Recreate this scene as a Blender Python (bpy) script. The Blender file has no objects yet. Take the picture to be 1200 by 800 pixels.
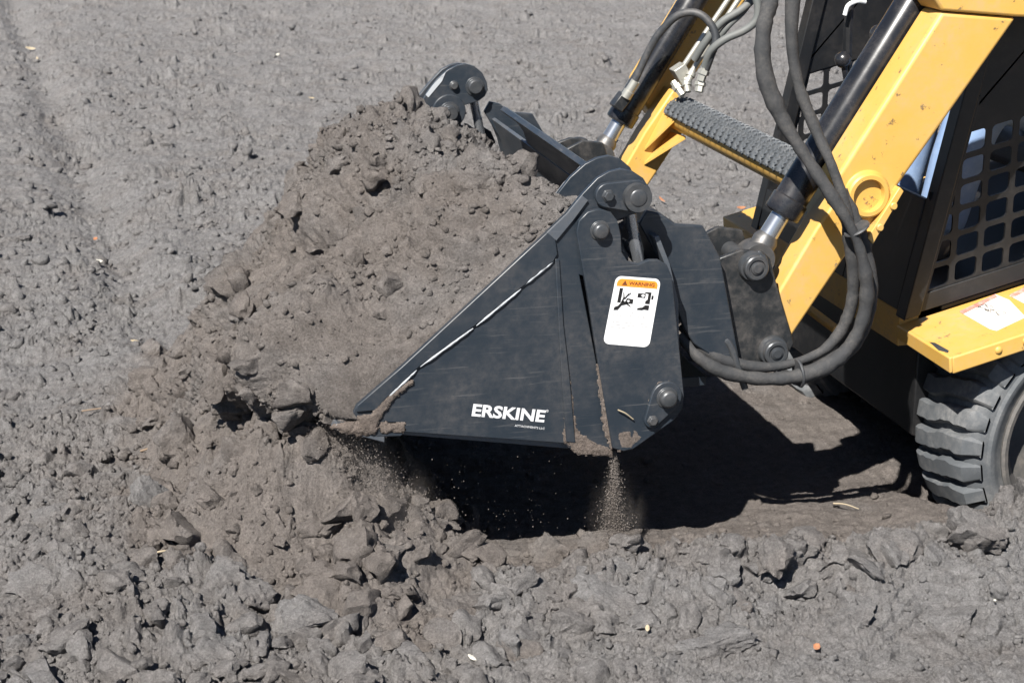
import bpy, bmesh, math, random
import numpy as np
from mathutils import Vector, Matrix
random.seed(7)
S = bpy.context.scene
COL = S.collection

# ---------------------------------------------------------------- camera
FPX, PITCH, YAW, DIST = 2100.0, math.radians(17), math.radians(14), 3.57
cd = np.array([math.sin(YAW)*math.cos(PITCH), math.cos(YAW)*math.cos(PITCH), -math.sin(PITCH)])
cr = np.array([math.cos(YAW), -math.sin(YAW), 0.0])
cu = np.cross(cr, cd)
CAM = np.array([0, 0, 0.45]) - DIST*cd
cam = bpy.data.cameras.new('camera')
cam.sensor_width = 36.0
cam.lens = 36.0*FPX/1200.0
cam.clip_start, cam.clip_end = 0.05, 1000.0
cam.dof.use_dof = True
cam.dof.focus_distance = 3.75
cam.dof.aperture_fstop = 13.0
camo = bpy.data.objects.new('camera', cam)
COL.objects.link(camo)
camo.matrix_world = Matrix((
    (cr[0], cu[0], -cd[0], CAM[0]), (cr[1], cu[1], -cd[1], CAM[1]),
    (cr[2], cu[2], -cd[2], CAM[2]), (0, 0, 0, 1)))
S.camera = camo

# ---------------------------------------------------------------- sky, sun, exposure
LIGHT = Vector((0.60, 0.74, -1.0)).normalized()          # direction the sunlight travels
to_sun = -LIGHT
W = bpy.data.worlds.new('World'); S.world = W; W.use_nodes = True
nt = W.node_tree; bgn = nt.nodes['Background']
sky = nt.nodes.new('ShaderNodeTexSky'); sky.sky_type = 'NISHITA'; sky.sun_disc = False; sky.air_density = 0.7; sky.dust_density = 0.3; sky.altitude = 800.0
sky.sun_elevation = math.asin(to_sun.z)
sky.sun_rotation = math.atan2(to_sun.x, to_sun.y) % (2*math.pi)
nt.links.new(sky.outputs[0], bgn.inputs[0]); bgn.inputs[1].default_value = 0.05
sl = bpy.data.lights.new('sun', 'SUN'); sl.energy = 5.0; sl.angle = math.radians(0.53); sl.color = (1.0, 0.96, 0.90)
so = bpy.data.objects.new('sun', sl); COL.objects.link(so)
so.rotation_euler = LIGHT.to_track_quat('-Z', 'Y').to_euler()
so.location = (-4, -5, 8)
S.view_settings.view_transform = 'Standard'; S.view_settings.look = 'None'
S.view_settings.exposure = 1.06; S.view_settings.gamma = 1.0
S.view_settings.use_curve_mapping = False

# ---------------------------------------------------------------- helpers
def P(px, py, Y):                       # the point of the plane y = Y seen at a photograph pixel
    v = cd*FPX + cr*(px-600) + cu*(400-py)
    return CAM + v*(Y-CAM[1])/v[1]
def PZ(px, py, Z):
    v = cd*FPX + cr*(px-600) + cu*(400-py)
    return CAM + v*(Z-CAM[2])/v[2]
def xz(pts, Y):
    return [(float(P(a, b, Y)[0]), float(P(a, b, Y)[2])) for a, b in pts]
WID = 1.5                               # bucket width; the machine is symmetric about WID/2
def my(y): return WID-y

class MB:
    def __init__(s): s.v = []; s.f = []
    def add(s, vs, fs):
        o = len(s.v); s.v += [tuple(map(float, p)) for p in vs]; s.f += [tuple(i+o for i in f) for f in fs]; return s
    def prism(s, pts, y0, y1):
        n = len(pts)
        vs = [(x, y0, z) for x, z in pts]+[(x, y1, z) for x, z in pts]
        fs = [tuple(range(n)), tuple(range(2*n-1, n-1, -1))]+[(i, i+n, (i+1) % n+n, (i+1) % n) for i in range(n)]
        return s.add(vs, fs)
    def box(s, c, d, R=None):
        R = R or Matrix.Identity(3); c = Vector(c)
        vs = [c+R@Vector((sx*d[0]/2, sy*d[1]/2, sz*d[2]/2)) for sx in (-1, 1) for sy in (-1, 1) for sz in (-1, 1)]
        return s.add(vs, [(0, 1, 3, 2), (4, 6, 7, 5), (0, 4, 5, 1), (2, 3, 7, 6), (0, 2, 6, 4), (1, 5, 7, 3)])
    def hexa(s, a, b):                  # two quads, a (4 pts) and b (4 pts)
        return s.add(list(a)+list(b), [(0, 1, 2, 3), (7, 6, 5, 4)]+[(i, i+4, (i+1) % 4+4, (i+1) % 4) for i in range(4)])
    def lathe(s, p, axis, prof, n=32, ph=0.0, cap=True):
        p = Vector(p); a = Vector(axis).normalized(); t = a.orthogonal().normalized(); b = a.cross(t)
        vs = []; fs = []
        for r, h in prof:
            for i in range(n):
                q = 2*math.pi*i/n+ph
                vs.append(p+a*h+(t*math.cos(q)+b*math.sin(q))*r)
        for k in range(len(prof)-1):
            for i in range(n):
                fs.append((k*n+i, k*n+(i+1) % n, (k+1)*n+(i+1) % n, (k+1)*n+i))
        if cap: fs += [tuple(range(n)), tuple(range((len(prof)-1)*n, len(prof)*n))]
        return s.add(vs, fs)
    def tube(s, pts, r, n=14, sm=6, wob=0.0, seed=0, flat=1.0):
        pts = [Vector(p) for p in pts]
        if sm:
            q = [pts[0]*2-pts[1]]+pts+[pts[-1]*2-pts[-2]]; o = []
            for i in range(1, len(q)-2):
                for k in range(sm):
                    t = k/sm; a, b, c, d = q[i-1], q[i], q[i+1], q[i+2]
                    o.append(0.5*((2*b)+(c-a)*t+(2*a-5*b+4*c-d)*t*t+(3*b-a-3*c+d)*t**3))
            o.append(pts[-1]); pts = o
        rr = random.Random(seed); m = len(pts)
        T = [(pts[min(i+1, m-1)]-pts[max(i-1, 0)]).normalized() for i in range(m)]
        nv = T[0].orthogonal().normalized(); vs = []; fs = []
        for i in range(m):
            nv = (nv-T[i]*nv.dot(T[i])).normalized(); bv = T[i].cross(nv)
            ri = r(i/(m-1)) if callable(r) else r
            w1 = 1+wob*math.sin(i*1.3+seed)+wob*rr.uniform(-1, 1)
            for k in range(n):
                a = 2*math.pi*k/n
                w = w1*(1+wob*0.8*rr.uniform(-1, 1)) if wob else 1
                vs.append(pts[i]+(nv*math.cos(a)+bv*math.sin(a)*flat)*ri*w)
        for i in range(m-1):
            for k in range(n): fs.append((i*n+k, i*n+(k+1) % n, (i+1)*n+(k+1) % n, (i+1)*n+k))
        fs += [tuple(range(n)), tuple(range((m-1)*n, m*n))]
        return s.add(vs, fs)
    def build(s, name, m, parent=None, bevel=0.0, smooth=35, seg=2):
        me = bpy.data.meshes.new(name); me.from_pydata(s.v, [], s.f)
        bm = bmesh.new(); bm.from_mesh(me)
        bmesh.ops.recalc_face_normals(bm, faces=bm.faces)
        bm.to_mesh(me); bm.free()
        if smooth:
            me.polygons.foreach_set('use_smooth', [True]*len(me.polygons)); me.set_sharp_from_angle(angle=math.radians(smooth))
        me.materials.append(M[m]); o = bpy.data.objects.new(name, me); COL.objects.link(o)
        if parent: o.parent = parent
        if bevel:
            b = o.modifiers.new('bevel', 'BEVEL'); b.width = bevel; b.segments = seg; b.limit_method = 'ANGLE'; b.angle_limit = math.radians(40)
        return o

def np_mesh(name, V, F, m, attrs=None, smooth=True, parent=None, sharp=0):
    me = bpy.data.meshes.new(name); k = F.shape[1]
    me.vertices.add(len(V)); me.vertices.foreach_set('co', np.ascontiguousarray(V, np.float32).ravel())
    me.loops.add(F.size); me.loops.foreach_set('vertex_index', np.ascontiguousarray(F, np.int32).ravel())
    me.polygons.add(len(F)); me.polygons.foreach_set('loop_start', np.arange(0, F.size, k, dtype=np.int32))
    me.update(calc_edges=True)
    if smooth: me.polygons.foreach_set('use_smooth', np.ones(len(F), bool))
    if sharp: me.set_sharp_from_angle(angle=math.radians(sharp))
    for an, av in (attrs or {}).items():
        a = me.attributes.new(an, 'FLOAT', 'POINT'); a.data.foreach_set('value', np.ascontiguousarray(av, np.float32))
    me.materials.append(M[m]); o = bpy.data.objects.new(name, me); COL.objects.link(o)
    if parent: o.parent = parent
    return o
def empty(name, loc=(0, 0, 0)):
    o = bpy.data.objects.new(name, None); COL.objects.link(o); return o
def tag(o, label=None, cat=None, group=None, kind=None):
    for k, v in (('label', label), ('category', cat), ('group', group), ('kind', kind)):
        if v: o[k] = v
    return o
def arc(c, r, a0, a1, n):
    return [(c[0]+r*math.cos(math.radians(a0+(a1-a0)*i/n)), c[1]+r*math.sin(math.radians(a0+(a1-a0)*i/n))) for i in range(n+1)]
def capsule(c0, r0, c1, r1, n=12):      # outline of two joined discs in x,z
    dx, dz = c1[0]-c0[0], c1[1]-c0[1]; L = math.hypot(dx, dz); a = math.degrees(math.atan2(dz, dx)); k = math.degrees(math.asin((r0-r1)/L))
    return arc(c1, r1, a-90+k, a+90-k, n)+arc(c0, r0, a+90-k, a+270+k, n)

# ---------------------------------------------------------------- materials
M = {}
def node(nt, t, **kw):
    n = nt.nodes.new(t)
    for k, v in kw.items():
        if k in ('operation', 'blend_type', 'data_type', 'noise_dimensions', 'attribute_name', 'feature', 'interpolation_type', 'distance'): setattr(n, k, v)
        else: n.inputs[k].default_value = v
    return n
def paint(name, col, rough=0.45, metal=0.0, dust=None, amt=0.3, dscale=9.0, grain=60.0, spec=0.5, bump=0.15, scratch=0.0, scr_col=None, wear=0.0, stretch=(1, 1, 1), edge=(0.42, 0.66)):
    m = bpy.data.materials.new(name); m.use_nodes = True; t = m.node_tree; b = t.nodes['Principled BSDF']; L = t.links.new
    b.inputs['Metallic'].default_value = metal; b.inputs['Specular IOR Level'].default_value = spec
    tc = node(t, 'ShaderNodeTexCoord'); mp = node(t, 'ShaderNodeMapping'); L(tc.outputs['Object'], mp.inputs[0]); mp.inputs['Scale'].default_value = stretch
    n1 = node(t, 'ShaderNodeTexNoise', Scale=dscale, Detail=9.0, Roughness=0.68); L(mp.outputs[0], n1.inputs['Vector'])
    n2 = node(t, 'ShaderNodeTexNoise', Scale=grain, Detail=6.0, Roughness=0.7); L(mp.outputs[0], n2.inputs['Vector'])
    mr = node(t, 'ShaderNodeMapRange'); mr.inputs[1].default_value, mr.inputs[2].default_value = edge; mr.inputs[4].default_value = amt
    L(n1.outputs[0], mr.inputs[0])
    ml = node(t, 'ShaderNodeMath', operation='MULTIPLY'); L(mr.outputs[0], ml.inputs[0])
    m2 = node(t, 'ShaderNodeMapRange'); m2.inputs[1].default_value, m2.inputs[2].default_value = 0.3, 0.65; L(n2.outputs[0], m2.inputs[0]); L(m2.outputs[0], ml.inputs[1])
    base = node(t, 'ShaderNodeMix', data_type='RGBA'); base.inputs[6].default_value = (*[c*0.86 for c in col], 1); base.inputs[7].default_value = (*[min(1, c*1.12) for c in col], 1)
    L(n1.outputs[0], base.inputs[0]); cur = base.outputs[2]
    if scratch:
        ms = node(t, 'ShaderNodeMapping'); ms.inputs['Scale'].default_value = (7, 7, 210); ms.inputs['Rotation'].default_value = (0, 0.13, 0); L(tc.outputs['Object'], ms.inputs[0])
        n3 = node(t, 'ShaderNodeTexNoise', Scale=1.0, Detail=4.0, Roughness=0.6, Distortion=0.3); L(ms.outputs[0], n3.inputs['Vector'])
        m3 = node(t, 'ShaderNodeMapRange'); m3.inputs[1].default_value, m3.inputs[2].default_value = 0.60, 0.72; m3.inputs[4].default_value = scratch; L(n3.outputs[0], m3.inputs[0])
        m4 = node(t, 'ShaderNodeMath', operation='MULTIPLY'); L(m3.outputs[0], m4.inputs[0]); L(n1.outputs[0], m4.inputs[1])
        x = node(t, 'ShaderNodeMix', data_type='RGBA'); L(m4.outputs[0], x.inputs[0]); L(cur, x.inputs[6]); x.inputs[7].default_value = (*(scr_col or (0.25, 0.24, 0.23)), 1); cur = x.outputs[2]
    if wear:                            # chips down to dark steel
        n5 = node(t, 'ShaderNodeTexNoise', Scale=34.0, Detail=8.0, Roughness=0.75); L(mp.outputs[0], n5.inputs['Vector'])
        m5 = node(t, 'ShaderNodeMapRange'); m5.inputs[1].default_value, m5.inputs[2].default_value = 0.615, 0.64; m5.inputs[4].default_value = wear; L(n5.outputs[0], m5.inputs[0])
        x = node(t, 'ShaderNodeMix', data_type='RGBA'); L(m5.outputs[0], x.inputs[0]); L(cur, x.inputs[6]); x.inputs[7].default_value = (0.06, 0.05, 0.045, 1); cur = x.outputs[2]
    if dust:
        x = node(t, 'ShaderNodeMix', data_type='RGBA'); L(ml.outputs[0], x.inputs[0]); L(cur, x.inputs[6]); x.inputs[7].default_value = (*dust, 1); cur = x.outputs[2]
    L(cur, b.inputs['Base Color'])
    rg = node(t, 'ShaderNodeMapRange'); rg.inputs[3].default_value = rough; rg.inputs[4].default_value = min(1, rough+0.4); L(ml.outputs[0], rg.inputs[0]); L(rg.outputs[0], b.inputs['Roughness'])
    bp = node(t, 'ShaderNodeBump', Strength=bump, Distance=0.002); L(n2.outputs[0], bp.inputs['Height']); L(bp.outputs[0], b.inputs['Normal'])
    M[name] = m; return m
DUST = (0.20, 0.175, 0.155)
paint('bucket_black', (0.019, 0.026, 0.035), 0.36, dust=DUST, amt=0.24, dscale=6, scratch=0.60, scr_col=(0.17, 0.165, 0.16), bump=0.12)
paint('bucket_steel', (0.10, 0.115, 0.135), 0.40, metal=0.4, dust=DUST, amt=0.4, dscale=8, scratch=0.5, scr_col=(0.3, 0.3, 0.3))
paint('worn_steel', (0.11, 0.11, 0.11), 0.42, metal=0.6, dust=DUST, amt=0.5, dscale=30)
paint('weld_steel', (0.50, 0.52, 0.54), 0.45, metal=0.2, dust=(0.03, 0.035, 0.04), amt=1.0, dscale=14, edge=(0.50, 0.58), grain=12)
paint('bolt_steel', (0.055, 0.06, 0.066), 0.34, metal=0.35, dust=DUST, amt=0.35, dscale=25)
paint('chrome', (0.42, 0.44, 0.47), 0.26, metal=0.85, dust=DUST, amt=0.12, dscale=20, bump=0.02)
paint('yellow', (0.585, 0.340, 0.074), 0.42, dust=(0.36, 0.30, 0.22), amt=0.60, dscale=6, wear=0.75, bump=0.06, edge=(0.42, 0.74), scratch=0.22, scr_col=(0.30, 0.22, 0.12))
paint('yellow_dirty', (0.55, 0.31, 0.065), 0.5, dust=(0.24, 0.20, 0.16), amt=0.75, dscale=10, wear=0.6, bump=0.1)
paint('gloss_black', (0.010, 0.011, 0.014), 0.26, dust=DUST, amt=0.20, dscale=12, bump=0.05)
paint('cab_black', (0.0045, 0.005, 0.006), 0.50, dust=DUST, amt=0.09, dscale=10, bump=0.1)
paint('coupler_black', (0.016, 0.018, 0.020), 0.40, dust=DUST, amt=0.35, dscale=22, wear=0.3, bump=0.35)
paint('rubber', (0.080, 0.087, 0.094), 0.72, dust=(0.24, 0.235, 0.23), amt=0.8, dscale=7, bump=0.3, spec=0.3)
paint('sleeve', (0.040, 0.041, 0.043), 0.8, dust=(0.13, 0.12, 0.11), amt=0.55, dscale=18, bump=0.6, grain=140, spec=0.25)
paint('hose_grey', (0.115, 0.122, 0.118), 0.6, dust=DUST, amt=0.3, dscale=15)
paint('hose_black', (0.035, 0.038, 0.042), 0.5, dust=DUST, amt=0.35, dscale=15)
paint('zinc', (0.46, 0.45, 0.40), 0.42, metal=0.6, dust=DUST, amt=0.5, dscale=40)
paint('tread_metal', (0.12, 0.13, 0.14), 0.42, metal=0.3, dust=(0.2, 0.2, 0.2), amt=0.6, dscale=40)
paint('rim_paint', (0.075, 0.073, 0.07), 0.7, dust=DUST, amt=0.7, dscale=10)
paint('denim', (0.20, 0.29, 0.46), 0.9, dust=(0.34, 0.42, 0.55), amt=0.6, dscale=14, bump=0.4, spec=0.1)
paint('shirt_cloth', (0.30, 0.42, 0.62), 0.9, bump=0.3, spec=0.1)
paint('skin', (0.45, 0.26, 0.18), 0.55, bump=0.1)
paint('boot_leather', (0.13, 0.10, 0.075), 0.7, dust=DUST, amt=0.6)
paint('hair', (0.03, 0.02, 0.012), 0.6)
paint('seat_vinyl', (0.012, 0.012, 0.013), 0.5)
paint('white_plastic', (0.78, 0.79, 0.78), 0.35, bump=0.02)
paint('decal_white', (0.80, 0.80, 0.79), 0.45, dust=(0.55, 0.53, 0.5), amt=0.15, bump=0.02)
paint('decal_orange', (0.80, 0.27, 0.03), 0.45, bump=0.02)
paint('decal_black', (0.012, 0.011, 0.011), 0.5, bump=0.02)
paint('decal_brown', (0.14, 0.045, 0.015), 0.5, bump=0.02)
paint('decal_grey', (0.40, 0.39, 0.39), 0.5, bump=0.02)
paint('decal_red', (0.62, 0.20, 0.16), 0.5, dust=(0.7, 0.6, 0.5), amt=0.5, dscale=60, bump=0.02)
paint('paper', (0.66, 0.63, 0.59), 0.7, dust=(0.36, 0.31, 0.26), amt=0.7, dscale=26, bump=0.15)
paint('lettering', (0.66, 0.66, 0.67), 0.5, dust=(0.2, 0.2, 0.2), amt=0.35, dscale=50, bump=0.02)
paint('dry_leaf', (0.40, 0.33, 0.22), 0.8, dust=(0.5, 0.46, 0.38), amt=0.6, dscale=60)
paint('orange_leaf', (0.36, 0.15, 0.07), 0.8, dust=(0.36, 0.26, 0.18), amt=0.5, dscale=60)
paint('pale_chip', (0.52, 0.50, 0.43), 0.7, bump=0.2)
paint('twig', (0.22, 0.16, 0.11), 0.9, bump=0.4)
paint('straw', (0.34, 0.28, 0.19), 0.8, bump=0.2)

def soil(name, grey=(0.224, 0.217, 0.214), brown=(0.184, 0.163, 0.149), use_attr=True, fresh=0.5, bump=0.9):
    m = bpy.data.materials.new(name); m.use_nodes = True; t = m.node_tree; b = t.nodes['Principled BSDF']; L = t.links.new
    b.inputs['Roughness'].default_value = 0.97; b.inputs['Specular IOR Level'].default_value = 0.12
    tc = node(t, 'ShaderNodeTexCoord')
    def noise(sc, det=6.0, ro=0.65, loc='Object'):
        n = node(t, 'ShaderNodeTexNoise', Scale=sc, Detail=det, Roughness=ro); L(tc.outputs[loc], n.inputs['Vector']); return n
    n1, n2, n3, n4 = noise(5, 8), noise(42, 7, 0.7), noise(240, 6, 0.7), noise(700, 3, 0.6)
    f = node(t, 'ShaderNodeMath', operation='ADD')
    if use_attr: a = node(t, 'ShaderNodeAttribute', attribute_name='fresh'); L(a.outputs['Fac'], f.inputs[0])
    else: f.inputs[0].default_value = fresh
    s1 = node(t, 'ShaderNodeMapRange'); s1.inputs[1].default_value, s1.inputs[2].default_value, s1.inputs[3].default_value, s1.inputs[4].default_value = 0.3, 0.7, -0.38, 0.38
    L(n1.outputs[0], s1.inputs[0]); L(s1.outputs[0], f.inputs[1]); f.use_clamp = True
    mx = node(t, 'ShaderNodeMix', data_type='RGBA'); mx.inputs[6].default_value = (*grey, 1); mx.inputs[7].default_value = (*brown, 1); L(f.outputs[0], mx.inputs[0])
    v = node(t, 'ShaderNodeMapRange'); v.inputs[1].default_value, v.inputs[2].default_value, v.inputs[3].default_value, v.inputs[4].default_value = 0.28, 0.72, 0.70, 1.30; L(n2.outputs[0], v.inputs[0])
    v2 = node(t, 'ShaderNodeMapRange'); v2.inputs[1].default_value, v2.inputs[2].default_value, v2.inputs[3].default_value, v2.inputs[4].default_value = 0.3, 0.7, 0.66, 1.34; L(n3.outputs[0], v2.inputs[0])
    mm = node(t, 'ShaderNodeMath', operation='MULTIPLY'); L(v.outputs[0], mm.inputs[0]); L(v2.outputs[0], mm.inputs[1])
    vm = node(t, 'ShaderNodeVectorMath', operation='SCALE'); L(mx.outputs[2], vm.inputs[0]); L(mm.outputs[0], vm.inputs['Scale'])
    L(vm.outputs[0], b.inputs['Base Color'])
    b0 = node(t, 'ShaderNodeBump', Strength=bump, Distance=0.012); n5 = noise(95, 8, 0.75); L(n5.outputs[0], b0.inputs['Height'])
    b1 = node(t, 'ShaderNodeBump', Strength=bump, Distance=0.010); L(n3.outputs[0], b1.inputs['Height']); L(b0.outputs[0], b1.inputs['Normal'])
    b2 = node(t, 'ShaderNodeBump', Strength=bump, Distance=0.003); L(n4.outputs[0], b2.inputs['Height']); L(b1.outputs[0], b2.inputs['Normal'])
    L(b2.outputs[0], b.inputs['Normal'])
    M[name] = m
soil('soil')
soil('soil_cake', use_attr=False, fresh=0.85, grey=(0.2, 0.18, 0.165), brown=(0.215, 0.175, 0.15))
soil('soil_falling', use_attr=False, fresh=0.8, bump=0.0, grey=(0.17, 0.155, 0.145), brown=(0.17, 0.148, 0.132))

# ---------------------------------------------------------------- numpy noise
_rs = np.random.RandomState(12345)
GA = _rs.uniform(0, 2*math.pi, 65536).astype(np.float32); GC, GS = np.cos(GA), np.sin(GA)
TAB = _rs.uniform(0, 1, (10, 65536)).astype(np.float32); TC, TS = np.cos(TAB[4]*np.float32(6.2832)), np.sin(TAB[4]*np.float32(6.2832))
def noise2(x, y, seed):
    xf, yf = np.floor(x), np.floor(y); fx, fy = (x-xf).astype(np.float32), (y-yf).astype(np.float32)
    xi, yi = xf.astype(np.int32)+seed*37, yf.astype(np.int32)+seed*91
    x0, x1, y0, y1 = (xi & 255) << 8, ((xi+1) & 255) << 8, yi & 255, (yi+1) & 255
    def g(ii, i, j): return GC[ii]*(fx-i)+GS[ii]*(fy-j)
    u = fx*fx*fx*(fx*(fx*6-15)+10); v = fy*fy*fy*(fy*(fy*6-15)+10)
    a, b, c, d = g(x0 | y0, 0, 0), g(x1 | y0, 1, 0), g(x0 | y1, 0, 1), g(x1 | y1, 1, 1)
    return 1.5*(a+(b-a)*u+(c-a)*v+(a-b-c+d)*u*v)
def fbm(x, y, f, oct, seed, gain=0.5):
    o = np.zeros(np.shape(x), np.float32); a = 1.0
    for k in range(oct):
        o += a*noise2(x*f+17.3*k, y*f-9.1*k, seed+k); f *= 2.03; a *= gain
    return o
def sstep(a, b, x): t = np.clip((x-a)/(b-a), 0, 1); return t*t*(3-2*t)
def clods(x, y, cell, seed, dens, lo=0.22, hi=0.6, hr=0.75, warp=0.30, facet=0.75):
    """height of broken lumps of soil lying on a sheet, and a per lump random value"""
    wx = x+cell*warp*fbm(x, y, 2.2/cell, 2, seed+70); wy = y+cell*warp*fbm(x, y, 2.2/cell, 2, seed+90)
    ix, iy = np.floor(wx/cell).astype(np.int32), np.floor(wy/cell).astype(np.int32)
    best = np.zeros(x.shape, np.float32)
    for di in (-1, 0, 1):
        for dj in (-1, 0, 1):
            cx, cy = ix+di, iy+dj; I = (((cx+seed*53) & 255) << 8) | ((cy+seed*29) & 255)
            live = TAB[6][I] < dens; r = np.float32(cell)*(lo+(hi-lo)*TAB[3][I]**2); asp = 0.55+0.45*TAB[5][I]
            ax, ay = wx-(cx+0.1+0.8*TAB[1][I])*np.float32(cell), wy-(cy+0.1+0.8*TAB[2][I])*np.float32(cell)
            w = np.nonzero(live & (ax*ax+ay*ay < r*r))[0]
            if not len(w): continue
            I, r, asp, ax, ay = I[w], r[w], asp[w], ax[w], ay[w]; ca, sa = TC[I], TS[I]
            ux, uy = (ax*ca+ay*sa)/r, (-ax*sa+ay*ca)/(r*asp)
            d = np.sqrt(ux*ux+uy*uy); dome = np.sqrt(np.clip(1-d*d, 0, 1))
            t = np.clip((1-d)*4.6, 0, 1); dome = 0.35*dome+0.65*t
            pl = facet*(0.55+0.4*TAB[7][I])+(TAB[8][I]-0.5)*1.9*ux+(TAB[9][I]-0.5)*1.9*uy
            best[w] = np.maximum(best[w], r*asp*hr*np.minimum(dome, np.maximum(pl, 0)))
    return best

# ---------------------------------------------------------------- the ground
FLOOR = -0.13
def base_height(x, y):
    wob = 0.05*fbm(x, y, 2.6, 3, 3); wob2 = 0.03*fbm(x, y, 7.0, 2, 5)
    z = 0.030*fbm(x, y, 0.7, 3, 11)+0.012*fbm(x, y, 3.0, 2, 15)+0.020*fbm(x, y, 2.1, 3, 19)*sstep(0.8, 2.0, y)
    z = z+0.055*np.exp(-((x+0.80)/0.33)**2-((y-0.05)/0.38)**2)*(1+0.8*fbm(x, y, 3.0, 2, 17))
    # wheel track across the far left
    tx = -0.62+(y-1.5)*(-0.060)
    z = z-0.055*np.exp(-((x-tx-0.10*wob)/0.10)**2)*sstep(1.4, 2.2, y)
    # the cut the machine stands in
    yy = y+wob+wob2
    rt = sstep(0.85, 1.10, x); near = 0.5*np.clip((yy+0.24)/0.80, 0, 1)+0.5*sstep(-0.24, 0.52, yy); far = 1-sstep(1.50, 1.66, yy); front = sstep(-0.42, -0.12, x+wob)
    cut = near*far*front
    z = z*(1-cut)+(FLOOR+0.012*fbm(x*0.5, y, 5, 3, 21))*cut
    z = z-0.135*sstep(1.02, 1.22, x+0.3*wob)*sstep(-0.06, 0.16, yy)*(1-sstep(0.42, 0.56, yy))
    # ridge thrown up along the near edge of the cut
    crest = np.exp(-((y+0.30-0.14*sstep(0.85, 1.15, x)+0.6*wob)/0.13)**2)*sstep(-0.25, 0.10, x)
    z = z+crest*(0.042+0.055*sstep(0.8, 1.25, x)+0.045*fbm(x, y, 3.4, 2, 31))
    # soil spilled under the cutting edge
    dx = np.where(x < -0.39, -0.39-x, (x+0.39)*1.5); dy = np.maximum(np.maximum(0.21-y, y-1.18), 0)
    dd = np.sqrt(dx*dx+dy*dy)
    pile = 0.29-(0.86-0.25*sstep(0.7, 0.1, y))*dd+0.045*fbm(x, y, 5, 3, 41)+0.06*fbm(x, y, 2.2, 2, 44)+0.03*np.abs(noise2(x*9, y*9, 46))
    k = 0.05; h = np.clip(0.5+0.5*(pile-z)/k, 0, 1); z2 = z*(1-h)+pile*h+k*h*(1-h)
    spill = sstep(-0.10, 0.06, pile-z+0.04*fbm(x, y, 6.0, 3, 47))
    return z2, cut, crest, spill
def ground_height(x, y, fine=True):
    x = x.astype(np.float32); y = y.astype(np.float32)
    z, cut, crest, spill = base_height(x, y)
    left = 1-sstep(-0.30, 0.35, x+0.25*y*0); near = 1-sstep(0.6, 1.6, y)
    rough = 0.42+0.58*left*near+0.35*sstep(0.6, 1.8, y)+0.4*crest; rough = np.clip(rough, 0, 1.1)*(1-0.85*sstep(0.2, 0.6, cut)*(1-spill))
    patch = sstep(-0.30, 0.40, fbm(x, y, 1.7, 2, 51)+0.5*fbm(x, y, 5.5, 2, 52)+0.5*crest+0.45*left*near)
    c1 = clods(x, y, 0.150, 1, 0.34, hr=0.62)*rough*patch*(1-0.5*spill)
    c2 = clods(x, y, 0.070, 2, 0.50, hr=0.85, facet=0.9)*np.clip(rough*1.1, 0, 1)*(0.15+0.85*patch)
    cm = 1-0.75*sstep(0.2, 0.55, cut)*(1-spill)
    c3 = clods(x, y, 0.033, 3, 0.60, hr=1.05, facet=0.95)*np.clip(0.15+rough, 0, 1)*cm*(0.15+0.85*patch)
    c4 = clods(x, y, 0.016, 4, 0.60, hr=1.1)*np.clip(0.45+0.6*rough, 0, 1)*cm*(0.25+0.75*patch)
    fz = sstep(0.5, 2.0, y); p2 = sstep(-0.25, 0.35, fbm(x, y, 1.1, 2, 53)+0.6*fbm(x, y, 3.2, 2, 54))
    c5 = clods(x, y, 0.12, 6, 0.62, lo=0.08, hi=0.38, hr=1.25, facet=1.0)*fz*p2*(1-spill)*(1-cut)
    c5 = np.maximum(c5, clods(x+3, y, 0.24, 7, 0.40, lo=0.08, hi=0.28, hr=0.9)*fz*(1-spill)*(1-cut)); c2 = c2*(1-0.65*fz); c1 = c1*(1-0.6*fz)
    z = z+c5+np.maximum(c1, 0.85*c2)+0.35*np.minimum(c1, c2)+(1.05*c3+1.1*c4)*(1-0.6*spill)
    # cracks and crust slabs near the camera on the right
    sm = (1-left)*(1-sstep(-0.25, -0.05, y))
    w = fbm(x, y, 6, 3, 61); cr1 = np.abs(fbm(x+0.04*w, y+0.04*w, 5.0, 2, 63)); zz = np.floor((fbm(x, y, 4.2, 2, 67)+1.0)*3.2)*0.009
    z = z+sm*(zz-0.022*np.exp(-(cr1/0.018)**2)*sstep(0.0, 0.3, fbm(x, y, 2.6, 1, 69)))
    z = z+0.0045*fbm(x, y, 38, 3, 81, 0.55)*(1-0.5*cut*(1-spill))+0.010*fbm(x, y, 13, 2, 85)*(0.4+0.6*rough)
    sm2 = 1-0.65*spill
    bl = sm2*(0.15+0.60*np.clip(rough, 0, 1)*patch)*cm*(1-0.35*fz)
    z = z+bl*(0.010*np.abs(noise2(x*14, y*14, 93))+0.006*np.abs(noise2(x*31, y*31, 94))+0.003*np.abs(noise2(x*67, y*67, 95)))
    if fine: z = z+0.8*clods(x, y, 0.0095, 9, 0.60, hr=1.1)*np.clip(0.4+0.6*rough, 0, 1)*cm*(0.3+0.7*patch)*(1-sstep(1.0, 3.0, y))
    if fine: z = z+0.0026*bl*np.abs(noise2(x*140, y*140, 96))+0.0016*fbm(x, y, 160, 2, 91)
    fresh = np.clip(0.95*spill+0.9*sstep(0.02, 0.22, cut)+0.40*crest*sstep(-0.45, -0.1, y)+0.10+0.25*left*near, 0, 1)
    return z, fresh

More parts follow.
